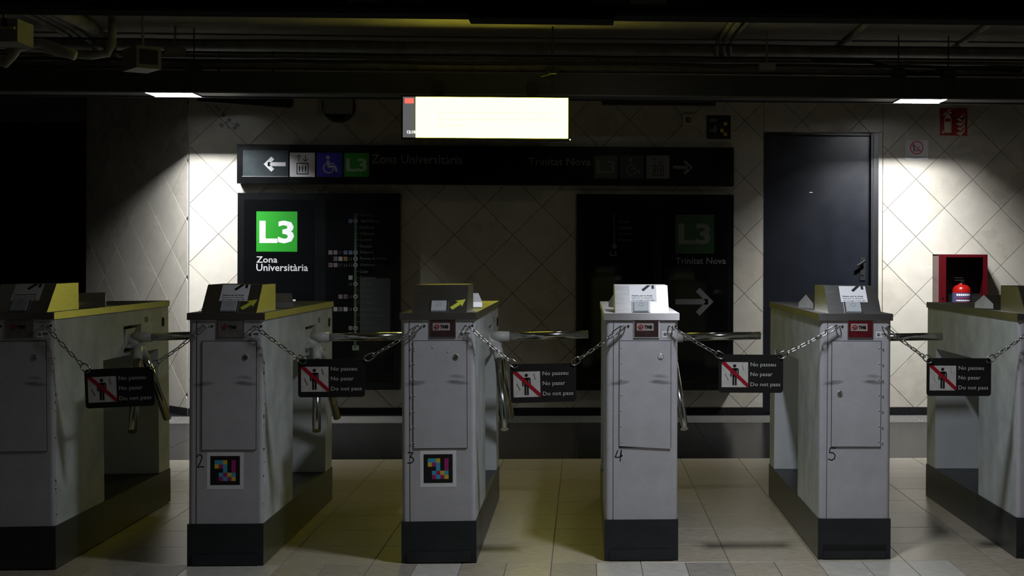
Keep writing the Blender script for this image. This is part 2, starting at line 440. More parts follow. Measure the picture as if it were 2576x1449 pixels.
# ceiling
b = MB(); b.box(-9.5, XR, -4, e.y + 3.2, ZC, ZC + 0.12, CEIL); o = b.build('ceiling'); o['kind'] = 'structure'

# floor: base bed, paving, dark granite band, ribbed pale strip
fl = thing('floor', None, None, kind='structure')
b = MB(); b.box(-9.5, XR, -4, e.y + 3.2, -0.10, -0.004, FGROUT); b.box(-9.5, XR, -4, 5.23, -0.004, 0.0, FLOORM[0])
b.build('floor_bed', fl)
TS = 0.356; GX = PZ(1384, 1449).x; FY0 = PZ(1500, 1416).y; FYE = PZ(1500, 1154).y
FT = {}
def slab_obj(name, x0, x1, y0, y1, m, gap=0.0012, parent=None):
    key = (round(x1 - x0, 4), round(y1 - y0, 4), m.name)
    if key not in FT:
        w2, d2 = (x1 - x0) / 2 - gap, (y1 - y0) / 2 - gap
        bb = MB(); vs = [(sx * w2, sy * d2, -0.02) for sx, sy in ((-1, -1), (1, -1), (1, 1), (-1, 1))] + [(sx * w2, sy * d2, -0.001) for sx, sy in ((-1, -1), (1, -1), (1, 1), (-1, 1))] + \
            [(sx * (w2 - 0.001), sy * (d2 - 0.001), 0) for sx, sy in ((-1, -1), (1, -1), (1, 1), (-1, 1))]
        bb.add(vs, [(i, (i + 1) % 4, 4 + (i + 1) % 4, 4 + i) for i in range(4)] + [(4 + i, 4 + (i + 1) % 4, 8 + (i + 1) % 4, 8 + i) for i in range(4)] + [(8, 9, 10, 11)], m)
        o = bb.build(name); FT[key] = o.data
    else:
        o = bpy.data.objects.new(name, FT[key]); COL.objects.link(o)
    o.parent = parent; o.location = ((x0 + x1) / 2, (y0 + y1) / 2, random.uniform(-0.0003, 0.0003))
    return o
y = FY0; row = 0
while y < FYE - 0.02:
    y1 = min(y + TS, FYE)
    if FYE - y1 < 0.05: y1 = FYE
    for i in range(-9, 10):
        x0 = GX + i * TS
        slab_obj('floor_tile', x0, x0 + TS, y, y1, random.choice(FLOORM), parent=fl)
    y = y1
for i in range(-18, 22):
    x0 = GX + i * TS / 2 - 0.0
    m = FLOORP if i in (-3, 1, 2, -8, -7, 6, 7, 8, 12) else (FLOORG if i in (-4, -5, 3, -9, 0) else FLOORM[i % 3])
    slab_obj('floor_tile', x0, x0 + TS / 2, 5.23, FY0, m, parent=fl)
YS0, YS1 = PZ(1500, 1063).y, PZ(1500, 1046).y
for i in range(-11, 7):
    x0 = -0.045 + i * 0.86
    slab_obj('granite_slab', x0, x0 + 0.86, FYE, YS0, SLAB, 0.001, parent=fl)
for i in range(-15, 12):
    x0 = -0.045 + i * 0.43
    o = slab_obj('tactile_tile', x0, x0 + 0.43, YS0, YS1, TACT, 0.0015, parent=fl)
    if 'rib' not in FT:
        bb = MB()
        for q in range(5):
            yy = -(YS1 - YS0) / 2 + 0.05 + q * ((YS1 - YS0) - 0.1) / 4
            bb.box(-0.205, 0.205, yy - 0.012, yy + 0.012, 0, 0.004, TACT)
        r = bb.build('rib'); FT['rib'] = r.data; bpy.data.objects.remove(r)
    r = bpy.data.objects.new('rib', FT['rib']); COL.objects.link(r); r.parent = fl; r.location = o.location; r.name = 'tile_ribs'
b = MB(); b.box(-9.5, XR, YS1 + 0.001, YW + 0.3, -0.02, -0.0005, SLAB); b.box(-9.5, CORN, YW + 0.3, e.y + 0.6, -0.02, -0.0005, SLAB); b.build('granite_edge', fl)

# ------------------------------------------------------------ door
dr = thing('door_1', None, None, ((DX0 + DX1) / 2, YW + 0.05, 0), kind='structure')
O = dr.location
LX1 = PY(2188, 600, YW + 0.03).x - O.x
b = MB(); b.box(DX0 + 0.003 - O.x, LX1, 0, 0.045, 0.006, DZ1 - 0.02, DOORM); b.build('door_leaf', dr)
b = MB(); b.box(LX1 + 0.003, DX1 - O.x - 0.001, -0.055, 0.06, 0.0, DZ1, DOORF); b.box(DX0 - O.x + 0.001, LX1 + 0.003, -0.035, 0.06, DZ1 - 0.018, DZ1, DOORF)
b.box(LX1 + 0.016, LX1 + 0.022, -0.06, -0.054, 0.0, DZ1, GAP); b.build('door_frame', dr)
hp = PY(2170, 670, YW + 0.05) - O
b = MB(); b.box(hp.x - 0.02, hp.x + 0.02, -0.008, 0, hp.z - 0.11, hp.z + 0.07, BLACKP)
b.tube((hp.x, -0.008, hp.z + 0.045), (hp.x, -0.045, hp.z + 0.045), 0.011, BLACKP); b.tube((hp.x + 0.01, -0.045, hp.z + 0.045), (hp.x - 0.05, -0.045, hp.z + 0.005), 0.012, BLACKP, n=10)
b.lathe([(0.012, 0), (0.012, 0.006)], (hp.x, -0.008, hp.z - 0.06), BLACKP, axis=(0, -1, 0)); b.build('door_handle', dr)
sp = PY(2040, 484, YW + 0.05) - O
b = MB(); b.box(sp.x - 0.013, sp.x + 0.013, -0.002, 0, sp.z - 0.003, sp.z + 0.003, WHITE); b.build('door_mark', dr, label='tiny white mark on the dark leaf')

# ------------------------------------------------------------ wall sign board
def wallpx(Y):
    return (lambda px, py: (lambda p: (p.x, p.z))(PY(px, py, Y)))
YB = YW - 0.11                                  # face of the long sign board
a0, a1, zb0, zb1 = RY(596, 367, 1846, 465, YB)
sb = thing('direction_sign', 'long black wall sign board with arrows and line names above the map panels', 'sign', ((a0 + a1) / 2, YW, zb0))
O = sb.location.copy()
b = MB(); b.box(a0 - O.x, a1 - O.x, YB - YW, -0.001, 0, zb1 - zb0, SIGNB); b.build('sign_casing', sb)
def gframe(Y, O): return Matrix.Translation(-Vector(O)) @ wall_frame(0, Y, 0)
def W(px, py, Y=None):
    p = PY(px, py, YB if Y is None else Y); return (p.x, p.z)
def wrect(g, x0, y0, x1, y1, m, layer, Y):
    X0, X1, Z0, Z1 = RY(x0, y0, x1, y1, Y); g.rect(X0, Z0, X1, Z1, m, layer); return X0, X1, Z0, Z1
def wtext(g, s, x0, y0, x1, y1, m, layer, Y, bold=0.012):
    X0, X1, Z0, Z1 = RY(x0, y0, x1, y1, Y); g.text(s, X0, Z0, X1, Z1, m, layer, bold)
def arrow(g, cx, cz, L, H, wd, m, layer, sgn):
    """straight arrow; sgn=-1 points left"""
    tip = cx + sgn * L / 2; hx = H / 2
    g.rect(min(cx - sgn * L / 2, tip - sgn * wd), cz - wd / 2, max(cx - sgn * L / 2, tip - sgn * wd), cz + wd / 2, m, layer)
    for q in (1, -1):
        a = wd * 0.7071
        g.poly([(tip, cz), (tip - sgn * hx, cz + q * hx), (tip - sgn * (hx + a), cz + q * (hx - a)), (tip - sgn * 2 * a, cz)], m, layer)
def lift_icon(g, X0, X1, Z0, Z1, bgm, ink, layer):
    w_, h_ = X1 - X0, Z1 - Z0
    g.rect(X0, Z0, X1, Z1, bgm, layer)
    U = lambda a: X0 + a * w_
    V = lambda a: Z0 + a * h_
    g.rect(U(.27), V(.10), U(.75), V(.58), ink, layer + 1); g.rect(U(.31), V(.145), U(.71), V(.535), bgm, layer + 2)
    for c in (.39, .51, .63):
        g.rect(U(c - .035), V(.30), U(c + .035), V(.44), ink, layer + 3); g.rect(U(c - .022), V(.20), U(c + .022), V(.31), ink, layer + 3); g.disc(U(c), V(.475), .022 * w_, ink, layer + 3, 10)
    for c, s_ in ((.36, 1), (.62, -1)):
        g.line((U(c), V(.64)), (U(c), V(.90)), .03 * w_, ink, layer + 1)
        t = .91 if s_ > 0 else .64
        for q in (-1, 1): g.line((U(c), V(t)), (U(c + q * .10), V(t - s_ * .10)), .03 * w_, ink, layer + 1)
def wheel_icon(g, X0, X1, Z0, Z1, bgm, ink, layer):
    w_, h_ = X1 - X0, Z1 - Z0
    g.rect(X0, Z0, X1, Z1, bgm, layer)
    U = lambda a: X0 + a * w_
    V = lambda a: Z0 + a * h_
    g.disc(U(.44), V(.80), .075 * w_, ink, layer + 1, 14)
    g.poly([(U(.38), V(.68)), (U(.50), V(.68)), (U(.53), V(.44)), (U(.42), V(.44))], ink, layer + 1)
    g.rect(U(.45), V(.52), U(.70), V(.57), ink, layer + 1)
    g.line((U(.43), V(.43)), (U(.74), V(.43)), .09 * h_, ink, layer + 1)
    g.line((U(.72), V(.45)), (U(.80), V(.22)), .09 * w_, ink, layer + 1)
    g.arc(U(.47), V(.37), .20 * w_, .045 * w_, ink, layer + 1, math.radians(115), math.radians(355))
fy = gframe(YB, O)
g = MB(fy); X0, X1, Z0, Z1 = RY(611, 378, 725, 443, YB); g.rect(X0, Z0, X1, Z1, LABG, 1)
g.rect(X0 - .006, Z0 - .006, X1, Z0, RAILL, 3)
c_ = W(691, 413); arrow(g, c_[0], c_[1], 0.165, 0.115, 0.030, WHITE, 3, -1); g.build('left_arrow_panel', sb, label='grey inset panel with a white arrow pointing left')
g = MB(fy); X0, X1, Z0, Z1 = RY(729, 384, 792, 445, YB); lift_icon(g, X0, X1, Z0, Z1, WHITE, INK, 1); g.build('lift_pictogram', sb, label='bright white lift pictogram')
g = MB(fy); X0, X1, Z0, Z1 = RY(797, 384, 860, 445, YB); wheel_icon(g, X0, X1, Z0, Z1, BLUE, WHITE, 1); g.build('wheelchair_pictogram', sb, label='blue wheelchair pictogram')
g = MB(fy); wrect(g, 866, 385, 928, 444.5, GREEN, 1, YB); wtext(g, 'L3', 871, 398, 923, 432, LETTER, 2, YB, 0.028); g.build('line_square', sb, label='green square lettered L3')
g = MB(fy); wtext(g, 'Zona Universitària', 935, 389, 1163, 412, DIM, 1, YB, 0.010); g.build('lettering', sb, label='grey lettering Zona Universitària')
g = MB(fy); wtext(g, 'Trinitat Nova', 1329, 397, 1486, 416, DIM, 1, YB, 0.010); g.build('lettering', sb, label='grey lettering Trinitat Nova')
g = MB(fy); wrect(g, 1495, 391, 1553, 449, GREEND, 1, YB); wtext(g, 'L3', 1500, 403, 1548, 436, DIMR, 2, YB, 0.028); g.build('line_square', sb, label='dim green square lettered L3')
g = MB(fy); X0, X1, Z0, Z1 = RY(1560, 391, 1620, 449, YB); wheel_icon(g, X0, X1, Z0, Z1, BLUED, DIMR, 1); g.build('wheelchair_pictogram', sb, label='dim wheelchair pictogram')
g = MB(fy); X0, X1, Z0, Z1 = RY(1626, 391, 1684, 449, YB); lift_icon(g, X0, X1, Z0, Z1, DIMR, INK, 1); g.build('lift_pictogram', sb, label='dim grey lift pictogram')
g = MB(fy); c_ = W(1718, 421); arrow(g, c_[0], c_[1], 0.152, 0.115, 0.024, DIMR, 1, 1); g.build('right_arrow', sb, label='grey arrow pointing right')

# ------------------------------------------------------------ the two map cases under it
YM = YW - 0.09
def case(x0, x1, y0, y1, label):
    X0, X1, Z0, Z1 = RY(x0, y0, x1, y1, YM)
    t = thing('map_case', label, 'map board', ((X0 + X1) / 2, YW, Z0)); O = t.location.copy()
    b = MB(); b.box(X0 - O.x, X1 - O.x, YM - YW, -0.001, 0, Z1 - Z0, SIGNB); b.build('case_body', t)
    return t, O, X0, X1, Z0, Z1
mc, O, X0, X1, Z0, Z1 = case(597, 1006, 486, 981, 'black wall map case with a bright green L3 square, left of the screen')
b = MB(gframe(YM, O)); b.rect(*[v for v in (lambda r: (r[0], r[2], r[1], r[3]))(RY(613, 502, 790, 960, YM))], GLASSB, 4); b.build('left_pane', mc)
b = MB(gframe(YM, O)); b.rect(*[v for v in (lambda r: (r[0], r[2], r[1], r[3]))(RY(818, 502, 990, 960, YM))], GLASSB, 4); b.build('right_pane', mc)
for px in (795, 822):
    b = MB(); p = PY(px, 484, YM) - O; b.box(p.x - 0.018, p.x + 0.018, YM - YW, YM - YW + 0.03, p.z - 0.01, p.z + 0.008, BLACKP)
    b.build('hinge_lug', mc)
F4 = gframe(YM - 0.0022, O)
g = MB(F4); wrect(g, 645, 532, 748, 633, GREEN, 1, YM); wtext(g, 'L3', 653, 555, 740, 612, WHITE, 2, YM, 0.03); g.build('line_square', mc, label='bright green square lettered L3')
g = MB(F4); wtext(g, 'Zona', 645, 645, 698, 661, LETTER, 1, YM, 0.012); g.build('lettering', mc, label='white lettering Zona')
g = MB(F4); wtext(g, 'Universitària', 645, 664, 775, 682, LETTER, 1, YM, 0.012)
g.build('lettering', mc, label='white lettering Universitària')
def big_arrow(g, x0, x1, yc, m, sgn, Y):
    p = W((x0 + x1) / 2, yc, Y); L = abs(PY(x1, yc, Y).x - PY(x0, yc, Y).x); arrow(g, p[0], p[1], L, 0.215, 0.042, m, 1, sgn)
g = MB(F4); big_arrow(g, 648, 744, 760, LETTER, -1, YM); g.build('left_arrow', mc, label='white arrow pointing left')
MAPM = mat('map_print_dim', (0.035, 0.035, 0.033), 0.5); MAPW = mat('map_print_ring', (0.14, 0.14, 0.13), 0.5); MAPB = mat('map_box_grey', (0.08, 0.06, 0.06), 0.5); MAPP = mat('map_lower_sheet', (0.010, 0.015, 0.013), 0.5)
MAPBL = mat('map_box_blue', (0.01, 0.03, 0.07), 0.5); MAPBR = mat('map_box_brown', (0.10, 0.05, 0.01), 0.5)
g = MB(F4); wrect(g, 906, 700, 982, 845, MAPP, 1, YM)
wrect(g, 891, 536, 897, 878, MAPG, 2, YM)
names = ['Montbau', "Vall d'Hebron", 'Penitents', 'Vallcarca', 'Lesseps', 'Fontana', 'Diagonal', 'Passeig de Gràcia', 'Catalunya', 'Liceu', 'Drassanes', 'Paral·lel', 'Poble Sec', 'Espanya', 'Tarragona', 'Sants Estació', 'Plaça del Centre', 'Les Corts', 'Maria Cristina', 'Palau Reial', 'Zona Universitària']
wid = [34, 49, 35, 35, 31, 31, 34, 67, 38, 20, 39, 30, 37, 32, 38, 53, 61, 37, 53, 45, 60]
rings = (1, 6, 7, 8, 11, 13, 15, 18, 19)
for i, s_ in enumerate(names[:20]):
    yy = 540 + i * 15.85
    wtext(g, s_, 906, yy - 4, 906 + wid[i], yy + 4, MAPM, 3, YM, 0.02)
    p = W(894.5, yy, YM)
    if i in rings:
        g.disc(p[0], p[1], 0.0165, MAPW, 4, 16); g.disc(p[0], p[1], 0.0075, INK, 5, 10)
    else:
        g.rect(p[0] + 0.01, p[1] - 0.002, p[0] + 0.026, p[1] + 0.002, MAPM, 3)
boxes = {1: ['b:L5'], 6: ['g:', 'g:', 'n:L7', 'b:L6', 'b:L5'], 7: ['g:R', 'w:', 'y:', 'n:L2'], 8: ['g:R', 'g:', 'n:L7', 'n:L6', 'n:L1'], 10: ['w:'], 11: ['n:L2'], 13: ['g:', 'g:L8', 'n:L1'], 15: ['w:', 'g:R', 'w:', 'n:L5'], 18: ['g:'], 19: ['g:']}
for i, bs in boxes.items():
    yy = 540 + i * 15.85
    for q, s_ in enumerate(reversed(bs)):
        cx = 882 - q * 12.6; cm = {'g': MAPB, 'w': MAPW, 'b': MAPBL, 'y': MAPBR, 'n': None}[s_[0]]
        if cm: wrect(g, cx - 5, yy - 5.3, cx + 5, yy + 5.3, cm, 3, YM)
        if s_[2:]: wtext(g, s_[2:], cx - 4, yy - 3.5, cx + 4, yy + 3.5, MAPM if cm is None else INK if cm is MAPB else MAPW, 4, YM, 0.02)
wrect(g, 886, 868, 904, 882, MAPG, 3, YM); wtext(g, 'L3', 888, 870, 902, 880, MAPW, 4, YM, 0.04)
g.build('line_map', mc, label='dim printed metro line map with station names')
mc, O, X0, X1, Z0, Z1 = case(1450, 1845, 489, 982, 'black wall map case with a dim L3 square and right arrow, beside the dark door')
b = MB(gframe(YM, O)); b.rect(*[v for v in (lambda r: (r[0], r[2], r[1], r[3]))(RY(1664, 506, 1830, 964, YM))], GLASSB, 4); b.build('right_pane', mc)
b = MB(gframe(YM, O)); b.rect(*[v for v in (lambda r: (r[0], r[2], r[1], r[3]))(RY(1466, 506, 1645, 964, YM))], GLASSB, 4); b.build('left_pane', mc)
F4 = gframe(YM - 0.0022, O)
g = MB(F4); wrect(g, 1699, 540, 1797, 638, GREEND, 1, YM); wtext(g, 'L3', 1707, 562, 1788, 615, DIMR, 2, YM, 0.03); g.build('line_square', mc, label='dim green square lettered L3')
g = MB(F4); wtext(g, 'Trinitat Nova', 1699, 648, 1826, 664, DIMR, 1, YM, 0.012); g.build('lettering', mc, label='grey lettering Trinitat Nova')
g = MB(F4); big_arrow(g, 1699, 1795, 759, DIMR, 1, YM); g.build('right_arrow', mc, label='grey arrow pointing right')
g = MB(F4); wrect(g, 1543, 540, 1547, 620, MAPG, 2, YM)
for i, (s_, w_) in enumerate((('Mundet', 28), ('Valldaura', 34), ('Canyelles', 35), ('Roquetes', 34))):
    wtext(g, s_, 1556, 553 + i * 15.6, 1556 + w_, 561 + i * 15.6, MAPM, 3, YM, 0.02)
p = W(1545.5, 620, YM); g.disc(p[0], p[1], 0.0165, MAPW, 4, 16); g.disc(p[0], p[1], 0.0075, INK, 5, 10)
wtext(g, 'L3', 1534, 632, 1552, 644, MAPB, 3, YM, 0.04); g.build('line_map', mc, label='short printed line map ending in L3')

# ------------------------------------------------------------ small things on the wall
def wthing(name, label, cat, x0, y0, x1, y1, Y=YW):
    X0, X1, Z0, Z1 = RY(x0, y0, x1, y1, Y); t = thing(name, label, cat, ((X0 + X1) / 2, YW, (Z0 + Z1) / 2))
    return t, t.location.copy(), X0, X1, Z0, Z1
def uvs(X0, X1, Z0, Z1): return (lambda a: X0 + a * (X1 - X0)), (lambda a: Z0 + a * (Z1 - Z0))
t, O, X0, X1, Z0, Z1 = wthing('fire_equipment_sign', 'red square sign with extinguisher and flame pictogram high on wall', 'sign', 2364, 272, 2433, 341)
U, V = uvs(X0, X1, Z0, Z1); fr = gframe(YW - 0.001, O)
g = MB(fr); g.rect(X0, Z0, X1, Z1, SIGNR, 6); g.build('sign_plate', t)
g = MB(fr)
g.rect(U(.16), V(.10), U(.42), V(.62), CREAM, 7); g.poly([(U(.16), V(.62)), (U(.42), V(.62)), (U(.36), V(.74)), (U(.22), V(.74))], CREAM, 7)
g.rect(U(.19), V(.50), U(.39), V(.62), SIGNR, 8); g.rect(U(.25), V(.74), U(.33), V(.88), CREAM, 7); g.rect(U(.27), V(.80), U(.42), V(.86), CREAM, 7)
g.line((U(.26), V(.86)), (U(.13), V(.74)), .012, CREAM, 7); g.line((U(.30), V(.90)), (U(.40), V(.94)), .010, CREAM, 7)
g.poly([(U(.06), V(.08)), (U(.16), V(.08)), (U(.13), V(.20))], CREAM, 7)
g.build('extinguisher_pictogram', t)
g = MB(fr)
for q in range(4):
    y0 = .70 - q * .17; sft = .0 + (.03 * (q % 2))
    g.poly([(U(.62 - sft), V(y0 - .10)), (U(.76), V(y0 - .20)), (U(.90), V(y0 - .04)), (U(.92), V(y0 + .12)), (U(.86), V(y0 + .02)), (U(.78), V(y0 - .07)), (U(.68), V(y0 - .06))], CREAM, 7)
g.poly([(U(.70), V(.62)), (U(.84), V(.80)), (U(.82), V(.66)), (U(.90), V(.72)), (U(.84), V(.56))], CREAM, 7)
g.build('flame_pictogram', t)
t, O, X0, X1, Z0, Z1 = wthing('no_smoking_sign', 'white paper notice with red crossed-out circle beside the door', 'sign', 2277, 352, 2335, 401)
U, V = uvs(X0, X1, Z0, Z1); fr = gframe(YW - 0.001, O); R_ = (X1 - X0) * .27
g = MB(fr); g.rect(X0, Z0, X1, Z1, PAPER, 2); g.build('paper', t)
g = MB(fr); cx, cz = U(.5), V(.60)
g.line((cx - .03, cz + .03), (cx - .018, cz - .02), .012, INK, 3); g.disc(cx - .026, cz + .030, .007, INK, 3, 10); g.line((cx - .03, cz - .024), (cx + .026, cz - .022), .006, INK, 3); g.line((cx + .012, cz + .012), (cx + .028, cz + .0), .004, INK, 3)
g.arc(cx, cz, R_, .008, RED, 4); g.line((cx - R_ * .7, cz + R_ * .7), (cx + R_ * .7, cz - R_ * .7), .008, RED, 5)
g.line((U(.08), V(.12)), (U(.92), V(.12)), .004, DIMR, 3); g.line((U(.25), V(.06)), (U(.75), V(.06)), .003, DIMR, 3); g.build('ban_pictogram', t)
CELLS = {(1, 1): 'c', (1, 2): 'c', (1, 3): 'y', (1, 5): 'm', (2, 1): 'y', (2, 2): 'm', (2, 3): 'c', (2, 5): 'm', (3, 3): 'c', (3, 5): 'm', (4, 2): 'c', (4, 3): 'm', (4, 4): 'y', (4, 5): 'c', (5, 2): 'm', (5, 3): 'c', (5, 4): 'm', (5, 5): 'y'}
CM = {'c': CYAN, 'y': YEL, 'm': MAG, 'd': BROWN, 'g': DIM}
t, O, X0, X1, Z0, Z1 = wthing('colour_block_tag', 'dark square tag with small colour blocks, above the right end of sign board', 'sticker', 1777, 290, 1838, 350)
U, V = uvs(X0, X1, Z0, Z1); fr = gframe(YW - 0.001, O)
g = MB(fr); g.rect(U(-.12), V(-.12), U(1.12), V(1.12), WALL, 2); g.rect(X0, Z0, X1, Z1, INK, 3); g.build('backing', t)
g = MB(fr)
for (r_, c), k_ in {(1, 1): 'g', (1, 2): 'g', (2, 1): 'd', (2, 5): 'y', (3, 2): 'g', (3, 4): 'd', (4, 1): 'g', (4, 4): 'y', (5, 5): 'y', (5, 2): 'd', (4, 2): 'g', (5, 4): 'd'}.items():
    g.rect(U(c / 7), V(1 - (r_ + 1) / 7), U((c + 1) / 7), V(1 - r_ / 7), CM[k_], 4)
g.build('colour_blocks', t)
t, O, X0, X1, Z0, Z1 = wthing('wall_bell', 'small square white wall device with round dark button, above sign board', 'device', 1717, 287, 1745, 318)
b = MB(Matrix.Translation(-O)); b.box(X0, X1, YW - 0.018, YW - 0.0005, Z0, Z1, WALL); b.build('plate', t)
b = MB(Matrix.Translation(-O)); c_ = ((X0 + X1) / 2, YW - 0.018, (Z0 + Z1) / 2); b.lathe([(0.021, 0), (0.021, 0.006), (0.015, 0.008)], c_, GAP, axis=(0, -1, 0)); b.lathe([(0.012, 0.008), (0.010, 0.012)], c_, BOXG, axis=(0, -1, 0)); b.build('button', t)
# scrapes left by old glue on the tiles
t, O, X0, X1, Z0, Z1 = wthing('glue_stain', 'dark ragged glue stain on tiles near the left lamp', 'stain', 553, 280, 604, 328)
g = MB(gframe(YW - 0.0003, O))
for px, py, r_ in ((562, 289, 8), (557, 314, 9), (569, 310, 6), (577, 303, 8), (597, 315, 9), (591, 322, 8), (575, 320, 5), (585, 312, 3), (544, 268, 6), (552, 276, 5)):
    p = W(px, py, YW); n = 9
    g.poly([(p[0] + (r_ * random.uniform(.4, 1.0)) * .003 * math.cos(2 * PI * i / n), p[1] + (r_ * random.uniform(.4, 1.0)) * .003 * math.sin(2 * PI * i / n)) for i in range(n)], BOXG, 1, 0.0006)
g.build('stain_patches', t)

# fire cabinet with the extinguisher standing in it
YF = YW - 0.19
X0, X1, Z1 = PY(2361, 700, YF).x, PY(2484, 700, YF).x, PY(2420, 640, YF).z
Z0 = Z1 - 0.62
fc = thing('extinguisher_cabinet', 'dark red open-fronted cabinet on the wall at right', 'cabinet', ((X0 + X1) / 2, YW, Z0)); O = fc.location.copy()
b = MB(Matrix.Translation(-O)); T_ = 0.010
b.box(X0, X0 + T_, YF, YW - 0.002, Z0, Z1, CABR); b.box(X1 - T_, X1, YF, YW - 0.002, Z0, Z1, CABR)
b.box(X0, X1, YF, YW - 0.002, Z1 - T_, Z1, CABR); b.box(X0, X1, YF, YW - 0.002, Z0, Z0 + T_, CABR); b.box(X0, X1, YW - 0.008, YW - 0.002, Z0, Z1, BLACKP)
b.build('cabinet_box', fc)
b = MB(Matrix.Translation(-O)); fw = 0.058
b.box(X0, X0 + fw, YF - 0.004, YF, Z0, Z1, CABR); b.box(X1 - fw * .62, X1, YF - 0.004, YF, Z0, Z1, CABR); b.box(X0 + fw, X1 - fw * .62, YF - 0.004, YF, Z1 - 0.022, Z1, CABR); b.box(X0 + fw, X1 - fw * .62, YF - 0.004, YF, Z0, Z0 + 0.03, CABR)
b.build('front_frame', fc)
p = PY(2371, 749, YF) - O; b = MB(); b.lathe([(0.006, 0), (0.005, 0.006)], (p.x, YF - YW - 0.004, p.z), CHROME, axis=(0, -1, 0), n=10); b.build('latch_pin', fc)
ec = PY(2419, 740, YW - 0.10); er = 0.073
ex = thing('fire_extinguisher', 'red fire extinguisher with printed label standing in the wall cabinet', 'extinguisher', (ec.x, ec.y, Z0 + T_))
zt = PY(2419, 716, ec.y).z - Z0 - T_
b = MB(); b.lathe([(er * .9, 0), (er, 0.02), (er, zt - 0.06), (er * .93, zt - 0.03), (er * .7, zt - 0.008), (er * .35, zt), (er * .3, zt + .01)], (0, 0, 0), EXTR, n=24); b.build('cylinder', ex)
b = MB(); b.lathe([(er + .001, zt - 0.30), (er + .001, zt - 0.062)], (0, 0, 0), EXTL, n=24)
for i, (z_, h_, m_) in enumerate(((-.085, .014, WHITE), (-.108, .008, SIGNR), (-.125, .008, WHITE), (-.142, .01, SIGNR), (-.165, .006, WHITE), (-.18, .012, SIGNR))):
    for k_ in range(7):
        a0_, a1_ = -PI / 2 - .8 + k_ * .22, -PI / 2 - .8 + (k_ + .8) * .22
        rr = er + .002
        b.add([(rr * math.cos(a0_), rr * math.sin(a0_), zt + z_), (rr * math.cos(a1_), rr * math.sin(a1_), zt + z_), (rr * math.cos(a1_), rr * math.sin(a1_), zt + z_ + h_), (rr * math.cos(a0_), rr * math.sin(a0_), zt + z_ + h_)], [(0, 1, 2, 3)], m_)
b.build('label_band', ex, label='blue and white printed label')
b = MB(); b.tube((0, 0, zt), (0, 0, zt + .035), .014, CHROME); b.box(-.055, .02, -.008, .008, zt + .03, zt + .038, BLACKP); b.box(-.06, .01, -.008, .008, zt + .05, zt + .056, BLACKP); b.tube((0, -.01, zt + .018), (.0, -.03, zt + .018), .010, CHROME, n=10); b.build('valve_head', ex)

# ------------------------------------------------------------ trunking across the room, lamps, screen
YRF = 9.98; RD = 0.26
zr1 = PY(1400, 186, YRF).z; zr0 = PY(1400, 243, YRF).z
rl = thing('cable_trunking', 'long dark ceiling trunking running across above the wall', 'trunking', (0, YRF, zr0)); O = rl.location.copy()
LL = (PY(362, 229, YRF).x, PY(484, 229, YRF).x); LR = (PY(2266, 246, YRF).x, PY(2385, 246, YRF).x)
LY0, LY1 = YRF + 0.014, YRF + RD - 0.014
def cut(b, y0, y1, z0, z1, m, full=False):
    """a run along the trunking, left open where the lamps sit"""
    for x0, x1 in (((-9.4, XR - .02),) if full else ((-9.4, LL[0]), (LL[1], LR[0]), (LR[1], XR - .02))): b.box(x0, x1, y0, y1, z0, z1, m)
b = MB(Matrix.Translation(-O)); cut(b, YRF, YRF + 0.012, zr0 + .004, zr1, RAIL, True); b.build('front_side', rl)
b = MB(Matrix.Translation(-O)); cut(b, YRF + RD - 0.012, YRF + RD, zr0, zr1, RAIL, True); b.build('rear_side', rl)
b = MB(Matrix.Translation(-O)); cut(b, YRF + .012, YRF + RD - .012, zr1 - .012, zr1, RAIL, True); b.build('top_cover', rl)
b = MB(Matrix.Translation(-O)); b.box(-9.4, XR - .02, YRF - 0.008, YRF, zr0 + .004, zr0 + 0.014, RAILL); b.build('lower_lip', rl, label='paler lower lip of the trunking')
b = MB(Matrix.Translation(-O)); b.box(-9.4, XR - .02, YRF + RD, YRF + RD + .006, zr0, zr0 + 0.02, RAILL); b.build('rear_lip', rl)
for x0, x1 in ((-9.4, LL[0] - .01), (LL[1] + .01, LR[0] - .01), (LR[1] + .01, XR - .02)):
    b = MB(Matrix.Translation(-O)); b.box(x0, x1, YRF + .012, YRF + RD - .012, zr0 + 0.010, zr0 + 0.014, RAILL); b.build('blank_cover', rl)
for px in (349, 491, 1389, 1852, 2268, 2396):
    X = PY(px, 215, YRF).x; b = MB(Matrix.Translation(-O)); b.box(X - .002, X + .002, YRF - .0015, YRF, zr0 + .02, zr1, GAP); b.build('joint', rl)
for px in (491, 1389, 2258, 2383):
    X = PY(px, 180, YRF + .1).x; b = MB(Matrix.Translation(-O)); zt_ = zr1
    b.box(X - .045, X + .045, YRF + .02, YRF + .12, zt_, zt_ + .05, RAIL); b.tube((X, YRF + .07, zt_ + .05), (X, YRF + .07, ZC), .005, CABLE, n=8); b.build('hanger', rl)
EH = 0.085                                     # the lit tube tray sits this high inside the open channel
